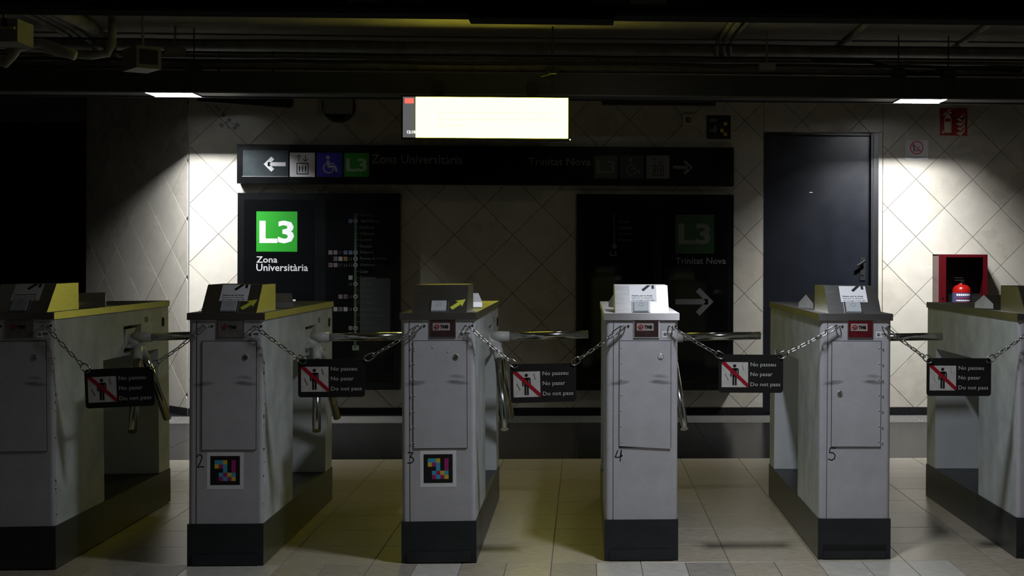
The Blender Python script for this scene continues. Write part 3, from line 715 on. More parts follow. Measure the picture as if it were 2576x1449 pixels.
for (x0, x1), lab in ((LL, 'lit white strip lamp in the trunking at left'), (LR, 'lit white strip lamp in the trunking at right')):
    t = thing('strip_lamp', lab, 'lamp', ((x0 + x1) / 2, (LY0 + LY1) / 2, zr0)); h = (x1 - x0) / 2; dy = (LY1 - LY0) / 2
    b = MB(); b.add([(-h + .01, -dy + .03, EH), (h - .01, -dy + .03, EH), (h - .01, -dy + .08, EH), (-h + .01, -dy + .08, EH)], [(0, 3, 2, 1)], LAMPM); b.build('diffuser', t)
    b = MB(); b.box(-h, h, -dy, dy, EH + .003, EH + .012, REFL); b.box(-h, h, dy - .004, dy, .001, EH + .003, REFL); b.box(-h, h, -dy, -dy + .004, .006, EH + .003, REFL)
    b.box(-h, -h + .004, -dy, dy, .004, EH + .003, REFL); b.box(h - .004, h, -dy, dy, .004, EH + .003, REFL); b.build('reflector', t)
    for q in (-.9, .9):
        b = MB(); b.box(q * h / 3 - .0015, q * h / 3 + .0015, -dy + .004, dy - .004, .003, EH - .001, REFL); b.build('added_louvre', t)  # blades added to cut the lamp's sideways light off the middle wall

# screen hanging under the trunking
YSc = YRF - 0.05
X0, X1, Z0, Z1 = RY(1012, 245, 1429, 347, YSc)
t = thing('information_screen', 'glaring yellow-white information screen hanging from the trunking', 'screen', ((X0 + X1) / 2, YSc, Z0)); O = t.location.copy()
b = MB(Matrix.Translation(-O)); b.box(X0 - .008, X1 + .008, YSc + 0.002, YSc + 0.045, Z0 - .014, Z1 + .010, BLACKP); b.build('casing', t)
for X in (X0 + .25, X1 - .25):
    b = MB(Matrix.Translation(-O)); b.box(X - .03, X + .03, YSc + .015, YSc + .035, Z1 + .010, zr0 + .10, BLACKP); b.build('mount', t)
g = MB(gframe(YSc, O)); Xs = PY(1046, 300, YSc).x; g.rect(Xs, Z0, X1, Z1, SCRM, 1)
for r_, (x0, x1) in enumerate(((1100, 1400), (1100, 1405), (1100, 1178))):
    x = x0
    while x < x1:
        w_ = random.choice((3, 4, 5, 7)); g.rect(PY(x, 285, YSc).x, PY(1250, 288 + r_ * 16, YSc).z, PY(min(x + w_, x1), 285, YSc).x, PY(1250, 281 + r_ * 16, YSc).z, SCRT, 2); x += w_ + random.choice((2, 3, 5))
g.build('lit_panel', t, label='overexposed yellow message panel')
g = MB(gframe(YSc, O)); g.rect(X0 + .004, Z0, Xs, Z1, SCRS, 1); a = PY(1018, 260, YSc); c = PY(1041, 247, YSc); g.rect(a.x, a.z, c.x, min(c.z, Z1), SCRR, 2)
a = PY(1024, 336, YSc); c = PY(1045, 328, YSc); g.text('12:10', a.x, a.z, c.x, c.z, SCRW, 2, 0.03); g.build('side_strip', t, label='grey strip with red square and clock')
p = PY(1434, 351, YSc) - O; b = MB(); b.tube((p.x, 0.0, p.z), (p.x, .02, p.z), .004, LEDW, n=8); b.box(p.x - .02, p.x + .006, .004, .03, p.z, p.z + .02, BLACKP); b.build('status_light', t)

# ------------------------------------------------------------ pipes, cables and boxes under the ceiling
def pipe(name, label, pts, r, m, cat='pipe', group=None, n=10):
    c = Vector(pts[0]); b = MB(); b.path([Vector(p) - c for p in pts], r, m, n); o = b.build(name, loc=c); tag(o, label, cat, group); fix_normals(o); return o
def hz(y, Y, x0=-150, x1=2750, wob=0.0, n=24):
    """a level run across the room at pixel height y (at x=1400) and depth Y"""
    z = PY(1400, y, Y).z; X0 = PY(x0, y, Y).x; X1 = min(PY(x1, y, Y).x, XR - .03)
    return [(X0 + (X1 - X0) * i / n, Y, z + (random.uniform(-wob, wob) if wob else 0)) for i in range(n + 1)]
def clampc(pts, r): return [(p[0], p[1], min(p[2], ZC - r)) for p in pts]
pipe('wall_pipe', 'lowest pale pipe just above the trunking, catching yellow light', hz(174, 10.1, wob=0), .024, PIPE)
pipe('cable_bundle', 'black cable bundle sagging between clips above the pale pipe', hz(160, 10.0, wob=.006), .013, CABLE, 'cable')
pipe('wall_pipe', 'slim pipe between the two black cables over the screen', hz(150, 10.25, wob=0), .016, PIPE)
pipe('cable_bundle', 'thin black cable along the top of the pipe runs', hz(141, 10.15, wob=.003), .008, CABLE, 'cable')
pipe('wall_pipe', 'broad dusty pipe highest of the runs below the ceiling', clampc(hz(122, 10.35), .045), .042, PIPE, n=14)
pipe('ceiling_cable', 'black cable crossing the ceiling in front of the pipes', clampc(hz(110, 9.95, wob=.004), .008), .008, CABLE, 'cable')
def onceil(px, py, r): p = PZ(px, py, ZC - r); return (p.x, p.y, p.z)
for i, (x0, x1, r, lab) in enumerate(((1838, 1806, .016, 'leftmost conduit of the three running back along the ceiling'), (1856, 1822, .022, 'thick middle conduit of the three on the ceiling'), (1878, 1840, .016, 'right-hand conduit of the three with a loose bend'))):
    a = onceil(x0 + 14, 40, r); b_ = onceil(x1 + 2, 100, r); z2 = PY(x1, 140, b_[1] + .1)
    pipe('conduit', lab, [a, ((a[0] + b_[0]) / 2, (a[1] + b_[1]) / 2, a[2]), b_, (b_[0] - .01, b_[1] + .06, b_[2] - .03), (b_[0] - .015, b_[1] + .07, b_[2] - .14)], r, PIPE)
pipe('conduit', 'single conduit slanting over the ceiling above the door', [onceil(2205, 38, .02), onceil(2140, 95, .02), onceil(2085, 140, .02)], .02, PIPE)
pipe('conduit', 'single conduit slanting over the ceiling at top right', [onceil(2520, 38, .02), onceil(2440, 95, .02), onceil(2370, 142, .02)], .02, PIPE)
pipe('loose_cable', 'slack black cable dipping above the right lamp', [PY(x, y, 10.02) for x, y in ((2040, 150), (2180, 153), (2256, 172), (2310, 187), (2350, 180), (2390, 172), (2480, 174), (2570, 178))], .012, CABLE, 'cable')
for i, (x0, r, lab) in enumerate(((52, .020, 'leftmost pipe of the bundle at top left'), (78, .020, 'second pipe of the bundle at top left'), (100, .024, 'third pipe of the bundle at top left'), (140, .045, 'thick pipe on the right of the bundle at top left'))):
    a = onceil(x0 - 40, 5, r); m_ = onceil(x0 + 70 + i * 3, 62, r); b_ = onceil(x0 + 116 - i * 3, 88, r)
    pipe('bundle_pipe', lab, [a, m_, b_, (b_[0] + .05, b_[1] + .08, b_[2] - .06), (b_[0] + .07, b_[1] + .09, b_[2] - .17)], r, PIPE)
Yx = 8.6
pipe('flexible_conduit', 'grey flexible conduit looping down at the left edge', [PY(x, y, Yx) for x, y in ((-30, 110), (-6, 150), (12, 160), (30, 140), (45, 118), (75, 110), (105, 108), (150, 126), (190, 140))], .030, PIPE, 'conduit')
pipe('flexible_conduit', 'second grey conduit behind the loop at the left edge', [PY(x, y, Yx + 1.0) for x, y in ((20, 128), (70, 118), (110, 122), (160, 135), (230, 140), (270, 134), (282, 110))] + [Vector((PY(283, 80, Yx + 1.0).x, Yx + 1.0, ZC - .01))], .028, PIPE, 'conduit')
def ceil_box(name, label, cat, x0, y0, x1, y1, Y, dep, m, yaw=0.0, win=False, part='housing'):
    X0, X1, Z0, Z1 = RY(x0, y0, x1, y1, Y); Z1 = min(Z1, ZC - .001)
    t = thing(name, label, cat, ((X0 + X1) / 2, Y, Z0)); t.rotation_euler.z = yaw; h = (X1 - X0) / 2; H = Z1 - Z0
    b = MB(); b.box(-h, h, 0, dep, 0, H, m); b.build(part, t)
    if H + Z0 < ZC - .01:
        b = MB(); b.box(-.006, .006, dep * .4, dep * .4 + .012, H, ZC - Z0, m); b.build('bracket', t)
    return t, h, H, dep
t, h, H, dp = ceil_box('ceiling_speaker', 'grey ceiling speaker box with square black grille at upper left', 'speaker', 343, 116, 406, 172, 8.9, .26, BOXG, .62)
b = MB(); b.box(-h * .72, h * .72, -.004, 0, H * .18, H * .84, BLACKP); b.build('grille', t)
t, h, H, dp = ceil_box('junction_box', 'small grey junction box right of the ceiling speaker', 'box', 413, 118, 458, 138, 9.9, .1, BOXG); b = MB(); b.box(-h * .9, h * .9, -.004, 0, H * .12, H * .88, PIPE); b.build('lid', t)
t, h, H, dp = ceil_box('junction_box', 'small grey box on the pipes above the sign board', 'box', 1910, 157, 1952, 176, 9.9, .1, BOXG); b = MB(); b.box(-h * .9, h * .9, -.004, 0, H * .12, H * .88, PIPE); b.build('lid', t)
t, h, H, dp = ceil_box('camera_housing', 'large pale ceiling box at the top left edge', 'box', -60, 46, 44, 104, 7.7, .22, BOXG, 0)
b = MB(); b.box(-h, h * .92, -.03, 0, H * .52, H * .62, PIPE); b.box(h * .35, h * .5, -.02, 0, H * .6, H * 1.0, BLACKP); b.build('bracket_bar', t)
t, h, H, dp = ceil_box('junction_box', 'tiny clamp box hanging above the screen', 'box', 1379, 174, 1400, 184, 9.8, .06, BLACKP); b = MB(); b.tube((0, .02, 0), (-.08, .02, -.02), .004, CABLE, n=6); b.build('wire_end', t)
# dark things on the wall behind the trunking
YZ = YW - 0.35
X0, X1, Z0, Z1 = RY(497, 243, 735, 266, YZ)
t = thing('hanging_panel', 'black slanting panel under the trunking at upper left', 'sign', ((X0 + X1) / 2, YZ, Z0)); h = (X1 - X0) / 2; H = Z1 - Z0
b = MB(); b.prism([(-h, H * .45), (h * .92, -H * .15), (h, H * .15), (h, H), (-h, H)], 0, .05, BLACKP); b.build('panel', t)
b = MB(); b.box(-h * .6, -h * .55, .02, .04, H, ZC - Z0, BLACKP); b.box(h * .55, h * .6, .02, .04, H, ZC - Z0, BLACKP); b.build('hangers', t)
X0, X1, Z0, Z1 = RY(782, 243, 890, 292, YZ)
t = thing('tannoy_speaker', 'dark round wall speaker half hidden under the trunking', 'speaker', ((X0 + X1) / 2, YW - .01, (Z0 + Z1) / 2)); r_ = (X1 - X0) / 2 * .8
b = MB(); b.lathe([(r_, .05), (r_ * .96, .10), (r_ * .6, .06)], (0, -.0, .03), BLACKP, axis=(0, -1, 0), n=24); b.build('horn', t)
b = MB(); b.box(-.11, .11, -.10, 0, -.03, .13, BOXG); b.build('box', t)
X0, X1, Z0, Z1 = RY(1515, 254, 1800, 264, YW - .05)
o = MB().box(X0, X1, YW - .07, YW - .001, Z0, Z1 , BLACKP).build('cable_duct'); tag(o, 'thin black cable duct on the tiles below the trunking', 'duct')

# hanging sign across the very top of the picture, on this side of the gates
YT = 4.15
zt0 = PY(1300, 36, YT).z
t = thing('overhead_sign', 'black overhead sign beam filling the top edge', 'sign', (0, YT, zt0)); 
b = MB(); b.box(-3.0, 2.4, 0, .10, 0.0, .42, OVER); b.build('casing', t)
xa, xb = PY(1176, 36, YT - .02).x, PY(1545, 40, YT - .02).x
b = MB(); b.box(xa, xb, -.012, .10, -.013, 0.0, OVER); b.build('lower_bar', t)
b = MB(); b.box(-3.0, 2.4, -.006, 0, .004, .014, BLACKP); b.box(-3.0, 2.4, -.004, 0, .024, .03, BLACKP); b.build('edge_profile', t)
g = MB(Matrix.Translation((0, 0, -zt0)) @ wall_frame(0, -.0005, 0) )
def trect(x0, y0, x1, y1, m):
    X0, X1, Z0, Z1 = RY(x0, y0, x1, y1, YT); g.rect(X0, Z0, X1, Z0 + .06, m, 2)
trect(877, -20, 961, 8, DIMR); trect(1488, -10, 1586, 20, GREEND); trect(1586, -10, 1676, 20, DIM); trect(1676, -10, 1766, 20, BLUED); trect(990, -10, 1070, 8, BROWN)  # squares darkened in colour, as the sign hangs unlit
g.build('pictogram_row', t)
b = MB()
for X in (-2.2, -.2, 1.8): b.box(X - .015, X + .015, .03, .06, .42, ZC - zt0, BLACKP)
b.build('hanger', t)
# fittings of the hall lamp and of the added fill lamp (above the frame)
for (x, y_, lx, ly, lab) in ((LAMP_A[0], LAMP_A[1], .14, .38, 'ceiling lamp fitting above the gates on this side'), (-3.4, 3.2, .54, .16, 'added fitting of the unseen fill lamp far to the left')):
    o = MB().box(-lx / 2, lx / 2, -ly / 2, ly / 2, .015, ZC - 2.60, BOXG).build('lamp_fitting', loc=(x, y_, 2.60)); tag(o, lab, 'lamp')

o = MB().box(-.08, .08, -.1, .1, .01, ZC - LAMP_B[2], BOXG).build('lamp_fitting', loc=LAMP_B); tag(o, 'small ceiling lamp fitting above the passage beyond the gates', 'lamp')

# ------------------------------------------------------------ turnstiles
W_, L_, H_ = 0.303, 1.54, 0.996
D1, D2, ZT, ZPL = 0.575, 1.36, 0.768, 0.166
def rounded(x0, x1, y0, y1, r, n=4):
    pts = []
    for k_ in range(n + 1):
        a = PI + (PI / 2) * k_ / n; pts.append((x0 + r + r * math.cos(a), y0 + r + r * math.sin(a)))
    for k_ in range(n + 1):
        a = 1.5 * PI + (PI / 2) * k_ / n; pts.append((x1 - r + r * math.cos(a), y0 + r + r * math.sin(a)))
    return pts + [(x1, y1), (x0, y1)]
def column(b, y0, y1, z0, z1, r=0.016, front=PAINT, back=INNER):
    pts = rounded(.006, W_ - .006, y0, y1, r); n = len(pts)
    ed = []
    for i in range(n):
        p, q = pts[i], pts[(i + 1) % n]
        ed.append(SIDE if abs(p[0] - q[0]) < 1e-6 else (back if (abs(p[1] - y1) < 1e-6 and abs(q[1] - y1) < 1e-6) else front))
    b.prism(pts, z0, z1, front, axis='z', edges=ed)
MESH = {}
def part(key, name, fn, parent, label=None):
    if key not in MESH:
        b = MB(); fn(b); o = b.build(name); fix_normals(o); MESH[key] = o.data
    else:
        o = bpy.data.objects.new(name, MESH[key]); COL.objects.link(o)
    o.parent = parent
    if label: o['label'] = label
    return o
def f_front(b):
    column(b, 0.006, D1, ZPL, .969)
    b.box(.0365, .0385, .0052, .012, ZPL, .965, GAP)
def f_rear(b):
    pts = [(.006, D2), (W_ - .006, D2), (W_ - .006, L_ - .006), (.006, L_ - .006)]
    b.prism(pts, ZPL, .969, INNER, axis='z', edges=[INNER, SIDE, SIDE, SIDE])
def f_beam(b):
    b.box(.006, W_ - .05, D1, D2, ZT, .969, SIDE)
    y0, y1, z0, z1 = .85, 1.10, ZT + .012, .900
    b.box(W_ - .05, W_ - .006, D1, y0, ZT, .969, SIDE); b.box(W_ - .05, W_ - .006, y1, D2, ZT, .969, SIDE)
    b.box(W_ - .05, W_ - .006, y0, y1, z1, .969, SIDE); b.box(W_ - .05, W_ - .006, y0, y1, ZT, z0, SIDE); b.box(W_ - .052, W_ - .049, y0, y1, z0, z1, GAP)
def f_plinth(b):
    b.prism([(.003, .003), (W_ - .003, .003), (W_ - .003, L_ - .003), (.003, L_ - .003)], 0.001, ZPL - .001, PLINTH, axis='z', edges=[PLINTH, PLINTHS, PLINTHS, PLINTHS])
def f_kick(b): b.box(.024, .280, -.003, .004, .004, .047, PLINTH)
def f_kick2(b): b.box(.024, .280, -.003, .004, .004, .036, PLINTH); b.box(.022, .282, .0015, .004, .036, .060, GAP)
def f_lid(b):
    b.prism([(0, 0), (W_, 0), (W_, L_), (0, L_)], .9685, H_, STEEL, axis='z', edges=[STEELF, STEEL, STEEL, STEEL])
def f_head(b):
    x0, x1 = .045, .262
    b.prism([(.036, H_), (.142, H_ + .109), (.385, H_ + .109), (.385, H_)], x0, x1, STEEL, axis='x')
SL = Vector((0, .106, .109)); SLn = SL.normalized()
def head_frame(shift=0.0):
    """frame on the sloping face of the head: u right, v up the slope, w out"""
    M = Matrix.Identity(4); u = Vector((1, 0, 0)); v = SLn; w_ = u.cross(v)
    for i in range(3):
        M[i][0] = u[i]; M[i][1] = v[i]; M[i][2] = w_[i]; M[i][3] = (0.045, .036, H_)[i]
    return M
def f_pad(b):
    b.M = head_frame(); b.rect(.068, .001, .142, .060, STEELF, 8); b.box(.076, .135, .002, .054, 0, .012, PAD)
    b.arc(.105, .036, .009, .0012, BOXG, 25, n=12)
def f_sticker(b):
    b.M = head_frame(); b.rect(.060, .062, .170, .1515, PAPER, 2)
    for s_, v_ in (('Passeu per la dreta', .0885), ('Pase por la derecha', .0765), ('Go through on the right', .0645)):
        b.text(s_, .069, v_, .069 + (.085 if s_[0] != 'G' else .093), v_ + .0085, INK if s_[:4] == 'Pass' else BLACKP, 3, .03 if s_[:4] == 'Pass' else .004)
    b.poly([(.109, .127), (.117, .118), (.148, .1515), (.132, .1515)], INK, 3); b.rect(.151, .132, .161, .1515, INK, 3)
def f_arrow(b):
    b.M = head_frame(); c = Vector((.182, .046)); d = Vector((.74, .67)).normalized(); n = Vector((-d.y, d.x)); L = .037
    P = lambda a, q: tuple(c + d * a * L + n * q * L)
    b.poly([P(-1, -.22), P(.15, -.22), P(.05, -.55), P(1, 0), P(.05, .55), P(.15, .22), P(-1, .22)], LIME, 2)
def f_ridge(b):
    pr = [(-.075, 0), (.075, 0), (.075, .022), (0, .060), (-.075, .022)]
    b.M = Matrix.Translation((.155, .70, H_)) @ Matrix.Rotation(math.radians(17), 4, 'Z')
    b.prism(pr, -.108, .108, STEEL, axis='x', edges=[STEEL] * 5, cm=CLEARP)
def f_hub(b):
    c = Vector((.322, .975, .800))
    b.tube((.262, .975, .845), c + Vector((.012, 0, -.008)), .034, HUBW, .026, 14)
    b.tube((.300, .975, .846), (.384, .975, .846), .0245, HUBW, .0235, 14); b.box(.255, .30, .90, 1.05, .80, .815, HUBW)
    for s_ in (-1, 1): b.tube(c + Vector((0, 0, .01)), (.338, .975 + s_ * .062, .742), .022, HUBW, .021, 12)
    b.prism([(.860, .79), (1.04, .885), (.90, .885)], .285, .292, HUBW, axis='x')
def f_arm(b): b.tube((.382, .975, .846), (.752, .975, .853), .0185, CHROME, n=16)
def f_hang(s_):
    def f(b): b.tube((.337, .975 + s_ * .058, .746), (.374, .975 + s_ * .262, .445), .0185, CHROME, n=16)
    return f
def f_keys(b):
    b.box(W_ - .007, W_ - .0035, 1.16, 1.20, .905, .93, BOXG); b.lathe([(.012, 0), (.011, .006)], (W_ - .006, 1.44, .905), BLACKP, axis=(1, 0, 0), n=12); b.lathe([(.012, 0), (.011, .006)], (W_ - .006, 1.44, .885), BLACKP, axis=(1, 0, 0), n=12)
def f_door(x0, x1, bent=0):
    def f(b):
        b.box(x0 - .0022, x1 + .0022, .0045, .0065, .458 - .0022, .884 + .0022, GAP)
        if bent: b.prism([(x0, .462), (x1, .451), (x1, .884), (x0, .884)], .0015, .0062, PAINT, axis='y')
        else: b.box(x0, x1, .0018, .0062, .458, .884, PAINT)
    return f
def f_rivets(xs, extra=()):
    def f(b):
        pts = [(x, .858 - k_ * .0632) for x in xs for k_ in range(7)] + list(extra)
        for x, z in pts: b.lathe([(.0036, 0), (.0026, .0017), (.0009, .0023)], (x, .002 if x > xs[0] - .001 else .0055, z), PAINT, n=8, axis=(0, -1, 0))
    return f
def f_lock(x, z):
    def f(b):
        b.lathe([(.0125, 0), (.0115, .0022), (.009, .0022), (.009, .0012)], (x, .0018, z), STEEL, n=16, axis=(0, -1, 0)); b.lathe([(.0085, 0), (.0078, .0026)], (x, .0010, z), STEELF, n=12, axis=(0, -1, 0)); b.box(x - .001, x + .001, -.0028, 0, z - .006, z + .002, GAP)
    return f
def f_logo(pm, lm):
    def f(b):
        b.box(.118, .222, .0022, .0062, .897, .967, STEELF); b.box(.1215, .2185, .0012, .004, .901, .967, pm)
        b.M = wall_frame(0, .0011, 0); b.rect(.131, .926, .199, .956, lm, 1)
        b.arc(.147, .941, .0085, .0026, RED, 3, n=16); b.rect(.135, .9398, .159, .9422, RED, 3); b.poly([(.141, .941), (.147, .9455), (.153, .941), (.147, .9365)], lm, 4); b.poly([(.143, .941), (.147, .944), (.151, .941), (.147, .938)], RED, 5)
        b.text('TMB', .161, .9345, .193, .9475, INK, 3, .05)
    return f
def f_small(b):
    b.M = wall_frame(0, .006, 0); b.rect(.234, .899, .280, .924, PAPER, 1); b.disc(.245, .9115, .0065, INK, 2, 14, .0055); b.rect(.240, .9105, .250, .9125, PAPER, 3)
    for i in range(8): b.rect(.257 + i * .0027, .909, .2585 + i * .0027, .9165 + .0015 * (i % 3), INK, 2)
    b.rect(.262, .9035, .274, .905, INK, 2)
def f_tag(b):
    b.M = wall_frame(0, .006, 0); b.rect(.078, .302, .221, .448, PAPER, 1); b.rect(.092, .319, .207, .433, INK, 2)
def f_cells(b):
    b.M = wall_frame(0, .006, 0); s_ = .115 / 7
    for (r_, c), k_ in CELLS.items(): b.rect(.092 + c * s_, .433 - (r_ + 1) * s_, .092 + (c + 1) * s_, .433 - r_ * s_, CM[k_], 3)
def f_number(ch):
    def f(b):
        b.M = wall_frame(0, .006, 0)
        B, G = {'2': ((.040, .388, .066, .440), [(0, .78), (.18, .95), (.45, 1), (.72, .88), (.70, .66), (.42, .30), (.08, .06), (.35, .02), (.6, .08), (1, .02)]),
                '3': ((.028, .398, .054, .441), [(.05, 1), (.85, .98), (.62, .76), (.42, .58), (.72, .56), (.95, .38), (.88, .16), (.5, .02), (.05, .04)]),
                '4': ((.045, .400, .075, .446), [(.38, .98), (.2, .7), (.02, .38), (.5, .36), (.98, .50), (.80, .52), (.84, 1), (.74, .5), (.70, .02)]),
                '5': ((.042, .402, .074, .452), [(1, .98), (.28, 1), (.20, .62), (.62, .62), (.92, .42), (.86, .16), (.5, .0), (.08, .10)])}[ch]
        P = [(B[0] + u * (B[2] - B[0]), B[1] + v * (B[3] - B[1])) for u, v in G]
        for a, c in zip(P[:-1], P[1:]): b.line(a, c, .0040, INK, 1); b.disc(c[0], c[1], .0020, INK, 1, 6)
    return f
def f_eye(x):
    def f(b):
        pts = [(x + .009 * math.cos(a), -.006 - .009 * math.sin(a), .944) for a in [PI * k_ / 8 for k_ in range(9)]]
        b.path([(x - .009, .006, .944)] + pts[::-1] + [(x + .009, .006, .944)], .0026, CHAINM, 6)
        b.lathe([(.005, 0), (.004, .002)], (x + .020, .0055, .944), GAP, n=8, axis=(0, -1, 0))
    return f
def turnstile(label, X, Y, num, door, rivets, extra, lock, logo, sticker, arr, tagged, kick, tilt, bent=0, chips=0):
    t = thing('turnstile', label, 'turnstile', (X, Y, 0), 'row of ticket gates'); t.rotation_euler.y = tilt
    part('front', 'front_column', f_front, t); part('rear', 'rear_column', f_rear, t); part('beam', 'top_beam', f_beam, t)
    pl = part('plinth', 'plinth', f_plinth, t, 'dark grey plinth'); part('kick%d' % kick, 'kick_plate', f_kick2 if kick else f_kick, pl)
    part('lid', 'lid', f_lid, t, 'brushed steel lid')
    hd = part('head', 'reader_head', f_head, t, 'sloping steel card reader head')
    part('pad', 'card_pad', f_pad, hd)
    if sticker: part('stk', 'notice_sticker', f_sticker, hd, 'white sticker asking to pass on the right')
    if arr: part('arr', 'arrow_sticker', f_arrow, hd, 'lime arrow sticker')
    part('ridge', 'ridge_housing', f_ridge, t, 'gabled steel housing on the lid')
    part('hub', 'hub', f_hub, t, 'white hub of the tripod'); part('arm', 'arm', f_arm, t); part('hn', 'arm', f_hang(-1), t); part('hf', 'arm', f_hang(1), t)
    part('keys', 'side_lock', f_keys, t)
    dd = part('door' + str(door) + str(bent), 'service_door', f_door(door[0], door[1], bent), t)
    if rivets: part('riv' + str(rivets) + str(extra), 'rivets', f_rivets(rivets, extra), dd)
    part('lock' + str(lock), 'lock', f_lock(*lock), dd)
    part('logo' + logo[0].name, 'logo_plate', f_logo(*logo), t, {'logo_plate_brown': 'dark brown plate with TMB sticker', 'logo_plate_red': 'dark red plate with TMB sticker', 'logo_plate_grey': 'grey plate with TMB sticker'}[logo[0].name])
    part('small', 'small_sticker', f_small, t)
    if tagged:
        tg = part('tag', 'tag_sticker', f_tag, t, 'white edged black sticker'); part('cells', 'colour_blocks', f_cells, tg)
    if num: part('n' + num, 'hand_written_number', f_number(num), t, 'marker pen number %s' % num)
    if chips:
        def f_chips(b):
            rr = random.Random(chips)
            for _ in range(16):
                z = rr.uniform(.2, .95); h_ = rr.uniform(.002, .009) * rr.choice((1, 1, 1.8)); y0 = rr.uniform(.014, .024)
                b.box(W_ - .0062, W_ - .0054, y0, y0 + rr.uniform(.003, .007), z, z + h_, GAP)
        part('chips%d' % chips, 'paint_chips', f_chips, t, 'dark chips knocked out of the corner paint')['kind'] = 'stuff'
    part('eyeL', 'chain_eye', f_eye(.077), t); part('eyeR', 'chain_eye', f_eye(.268), t)
    return t
TY = [5.615, 5.665, 5.690, 5.712, 5.715, 5.712]
TL = [None, 470, 1010, 1520.5, 2057.5, 2557]
TX = [PY(144, 800, TY[0]).x - W_] + [PY(TL[i], 800, TY[i]).x for i in range(1, 6)]
logoW = mat('logo_sticker_dull', (0.38, 0.33, 0.31), 0.5, 0, .15, 40)
turnstile('leftmost grey turnstile, cut by the left frame edge, side lit yellow', TX[0], TY[0], None, (.060, .268), None, (), (.228, .822), (GREYP, GREYP), 1, 0, 0, 0, -.012, 0, 5)
turnstile('grey turnstile with marker number 2 and colour-block tag', TX[1], TY[1], '2', (.060, .268), None, (), (.228, .822), (GREYP, logoW), 1, 1, 1, 0, 0.0, 0, 9)
turnstile('grey turnstile with marker number 3 and bare steel head with lime arrow', TX[2], TY[2], '3', (.053, .264), (.046, .0585), ((.13, .86), (.19, .842), (.0585, .848), (.0585, .468)), (.222, .820), (BROWN, logoW), 0, 1, 1, 0, -.008)
turnstile('brightest grey turnstile, marker number 4, seen straight on', TX[3], TY[3], '4', (.062, .268), (.070,), (), (.228, .822), (BROWN, PAPER), 1, 0, 0, 0, -.001, 1)
turnstile('grey turnstile with marker number 5 and dark red logo plate', TX[4], TY[4], '5', (.056, .255), (.2485, .262), (), (.088, .672), (DRED, logoW), 1, 0, 0, 1, .004)
turnstile('rightmost turnstile, cut by the right frame edge, showing its silvery side', TX[5], TY[5], None, (.056, .255), (.2485, .262), (), (.088, .672), (DRED, logoW), 1, 0, 0, 0, .004)

# ------------------------------------------------------------ chains and the hanging plates
def link_mesh(L=.031, Wd=.0165, r=.0023):
    b = MB(); pts = []
    R = Wd / 2 - r; h = L / 2 - r - R
    for k_ in range(6): a = -PI / 2 + PI * k_ / 5; pts.append((h + R * math.cos(a), R * math.sin(a), 0))
    for k_ in range(6): a = PI / 2 + PI * k_ / 5; pts.append((-h + R * math.cos(a), R * math.sin(a), 0))
    b.path(pts, r, CHAINM, 6, True); o = b.build('link'); me = o.data; bpy.data.objects.remove(o); return me
LINK = link_mesh(); RING = link_mesh(.046, .030, .0026); CLIPM = link_mesh(.062, .024, .0028)
def orient(o, a, b_, roll):
    d = (b_ - a).normalized(); M = d.to_track_quat('X', 'Z').to_matrix() @ Matrix.Rotation(roll, 3, 'X')
    o.rotation_euler = M.to_euler()
def chain(label, A, B, clip_at=None):
    """from the gate eye A to the plate corner B"""
    t = thing('steel_chain', label, 'chain', A)
    d = B - A; L = d.length; start = .004
    if clip_at:
        o = bpy.data.objects.new('carabiner', CLIPM); COL.objects.link(o); o.parent = t; e_ = d.normalized() * .058
        o.location = e_ / 2 - d.normalized() * .002; orient(o, Vector((0, 0, 0)), d, PI / 2 * .8); start = .052
    n = max(3, round((L - start - .030) / .0232)); step = (L - start - .030) / n
    P = lambda s_: d * s_ / L + Vector((0, 0, -0.05 * L * 4 * (s_ / L) * (1 - s_ / L) * .35))
    for i in range(n):
        s0 = start + i * step; a, b_ = P(s0 - .002), P(s0 + step + .002)
        o = bpy.data.objects.new('link', LINK); COL.objects.link(o); o.parent = t; o.location = (a + b_) / 2
        orient(o, a, b_, (PI / 4 if i % 2 else -PI / 4) + random.uniform(-.25, .25))
    o = bpy.data.objects.new('end_ring', RING); COL.objects.link(o); o.parent = t; a, b_ = P(L - .034), P(L + .004); o.location = (a + b_) / 2; orient(o, a, b_, PI / 2)
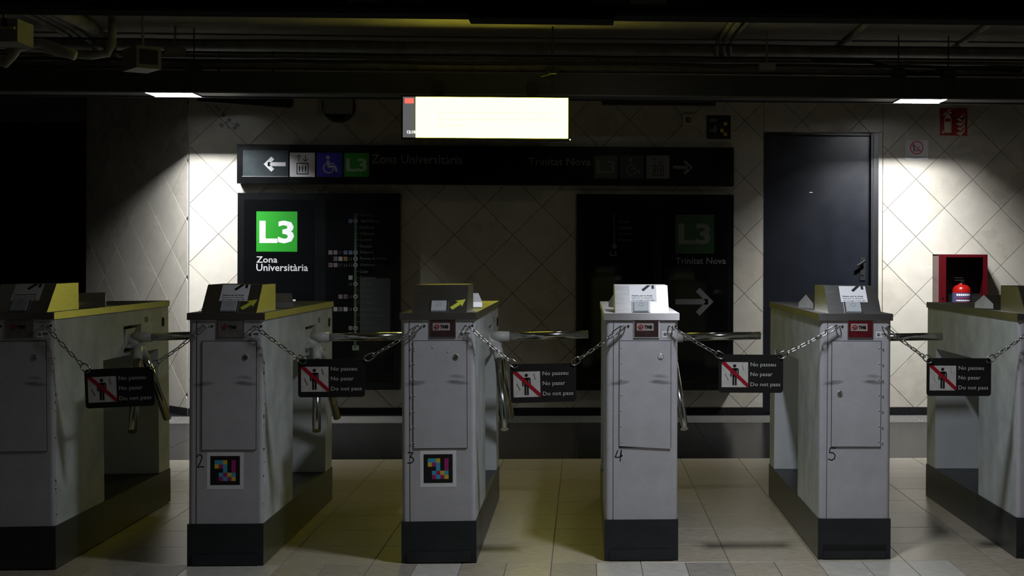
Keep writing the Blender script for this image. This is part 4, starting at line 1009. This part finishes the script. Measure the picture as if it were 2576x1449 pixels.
def plate(label, x0, x1, y0, y1, Y, ang):
    X0, X1, Z0, Z1 = RY(x0, y0, x1, y1, Y); w_, h_ = (X1 - X0), (Z1 - Z0)
    t = thing('no_pass_sign', label, 'sign', ((X0 + X1) / 2, Y, (Z0 + Z1) / 2), 'black no-pass plates on the chains'); t.rotation_euler.y = ang
    a, c = w_ / 2, h_ / 2; r = .012; pts = []
    for cx, cz, s_ in ((a - r, c - r, 0), (-a + r, c - r, 1), (-a + r, -c + r, 2), (a - r, -c + r, 3)):
        for k_ in range(5): q = PI / 2 * (s_ + k_ / 4); pts.append((cx + r * math.cos(q), cz + r * math.sin(q)))
    b = MB(); b.prism(pts, -.002, .002, BLACKP); o = b.build('plate', t)
    fr = wall_frame(0, -.002, 0)
    U = lambda k_: -a + k_ * w_; V = lambda k_: -c + k_ * h_
    g = MB(fr); g.rect(U(.045), V(.145), U(.455), V(.80), DIRTW, 1)
    cx = U(.245); g.disc(cx, V(.705), .0065, INK, 2, 16)
    g.rect(U(.208), V(.42), U(.282), V(.635), INK, 2); g.rect(U(.180), V(.43), U(.200), V(.60), INK, 2); g.rect(U(.290), V(.43), U(.310), V(.60), INK, 2)
    g.poly([(U(.180), V(.60)), (U(.310), V(.60)), (U(.300), V(.645)), (U(.190), V(.645))], INK, 2)
    g.rect(U(.212), V(.20), U(.241), V(.43), INK, 2); g.rect(U(.249), V(.20), U(.278), V(.43), INK, 2)
    g.poly([(U(.045), V(.80)), (U(.105), V(.80)), (U(.462), V(.23)), (U(.462), V(.165)), (U(.44), V(.15)), (U(.045), V(.77))], RED, 3)
    g.line((U(.10), V(.50)), (U(.15), V(.33)), .0006, INK, 4); g.line((U(.36), V(.75)), (U(.385), V(.60)), .0006, INK, 4); g.build('pictogram', t, label='crossed-out standing figure on white')
    g = MB(fr)
    for s_, v_, u1 in (('No passeu', .69, .885), ('No pasar', .435, .835), ('Do not pass', .17, .955)):
        g.text(s_, U(.492), V(v_ - .030), U(u1), V(v_ + .105), LETTER, 2, .008)
    g.build('lettering', t)
    return t
XE = lambda i, k_: Vector((TX[i] + (.077 if k_ == 0 else .268), TY[i] - .013, .944))
# left px, right px, top, bottom, sag angle, corner points (left, right)
PL = [(214, 388, 926, 1024, -.045, (222, 929), (381, 920), 'black no-pass plate between the leftmost two turnstiles, darkest of the plates'),
      (750, 918, 903, 999, -.008, (766, 906), (921, 899), 'black no-pass plate between turnstiles 2 and 3, before the hanging arms'),
      (1284, 1449, 914, 1012, -.026, (1298, 917), (1441, 910), 'black no-pass plate between turnstiles 3 and 4, over the tiled wall'),
      (1808, 1970, 892, 988, .004, (1818, 894), (1961, 893), 'black no-pass plate between turnstiles 4 and 5'),
      (2331, 2493, 901, 996, .004, (2341, 905), (2485, 904), 'rightmost black no-pass plate, beside the silvery gate side')]
GN = ('the leftmost turnstile', 'the grey-plated tagged turnstile', 'the bare-headed turnstile with arrow', 'the brightest turnstile', 'the red-plated turnstile', 'the rightmost turnstile')
for i, (x0, x1, y0, y1, an, ca, cb, lab) in enumerate(PL):
    Y = (TY[i] + TY[i + 1]) / 2 - .03
    plate(lab, x0, x1, y0, y1, Y, an)
    A = PY(ca[0], ca[1] + 3, Y); B = PY(cb[0], cb[1] + 3, Y); A.y -= .004; B.y -= .004
    a = XE(i, 1); a.z = a.z - .0
    chain('steel chain dropping to a plate from the right of %s' % GN[i], a, A)
    chain('steel chain and carabiner rising to the left of %s' % GN[i + 1], XE(i + 1, 0), B, True)
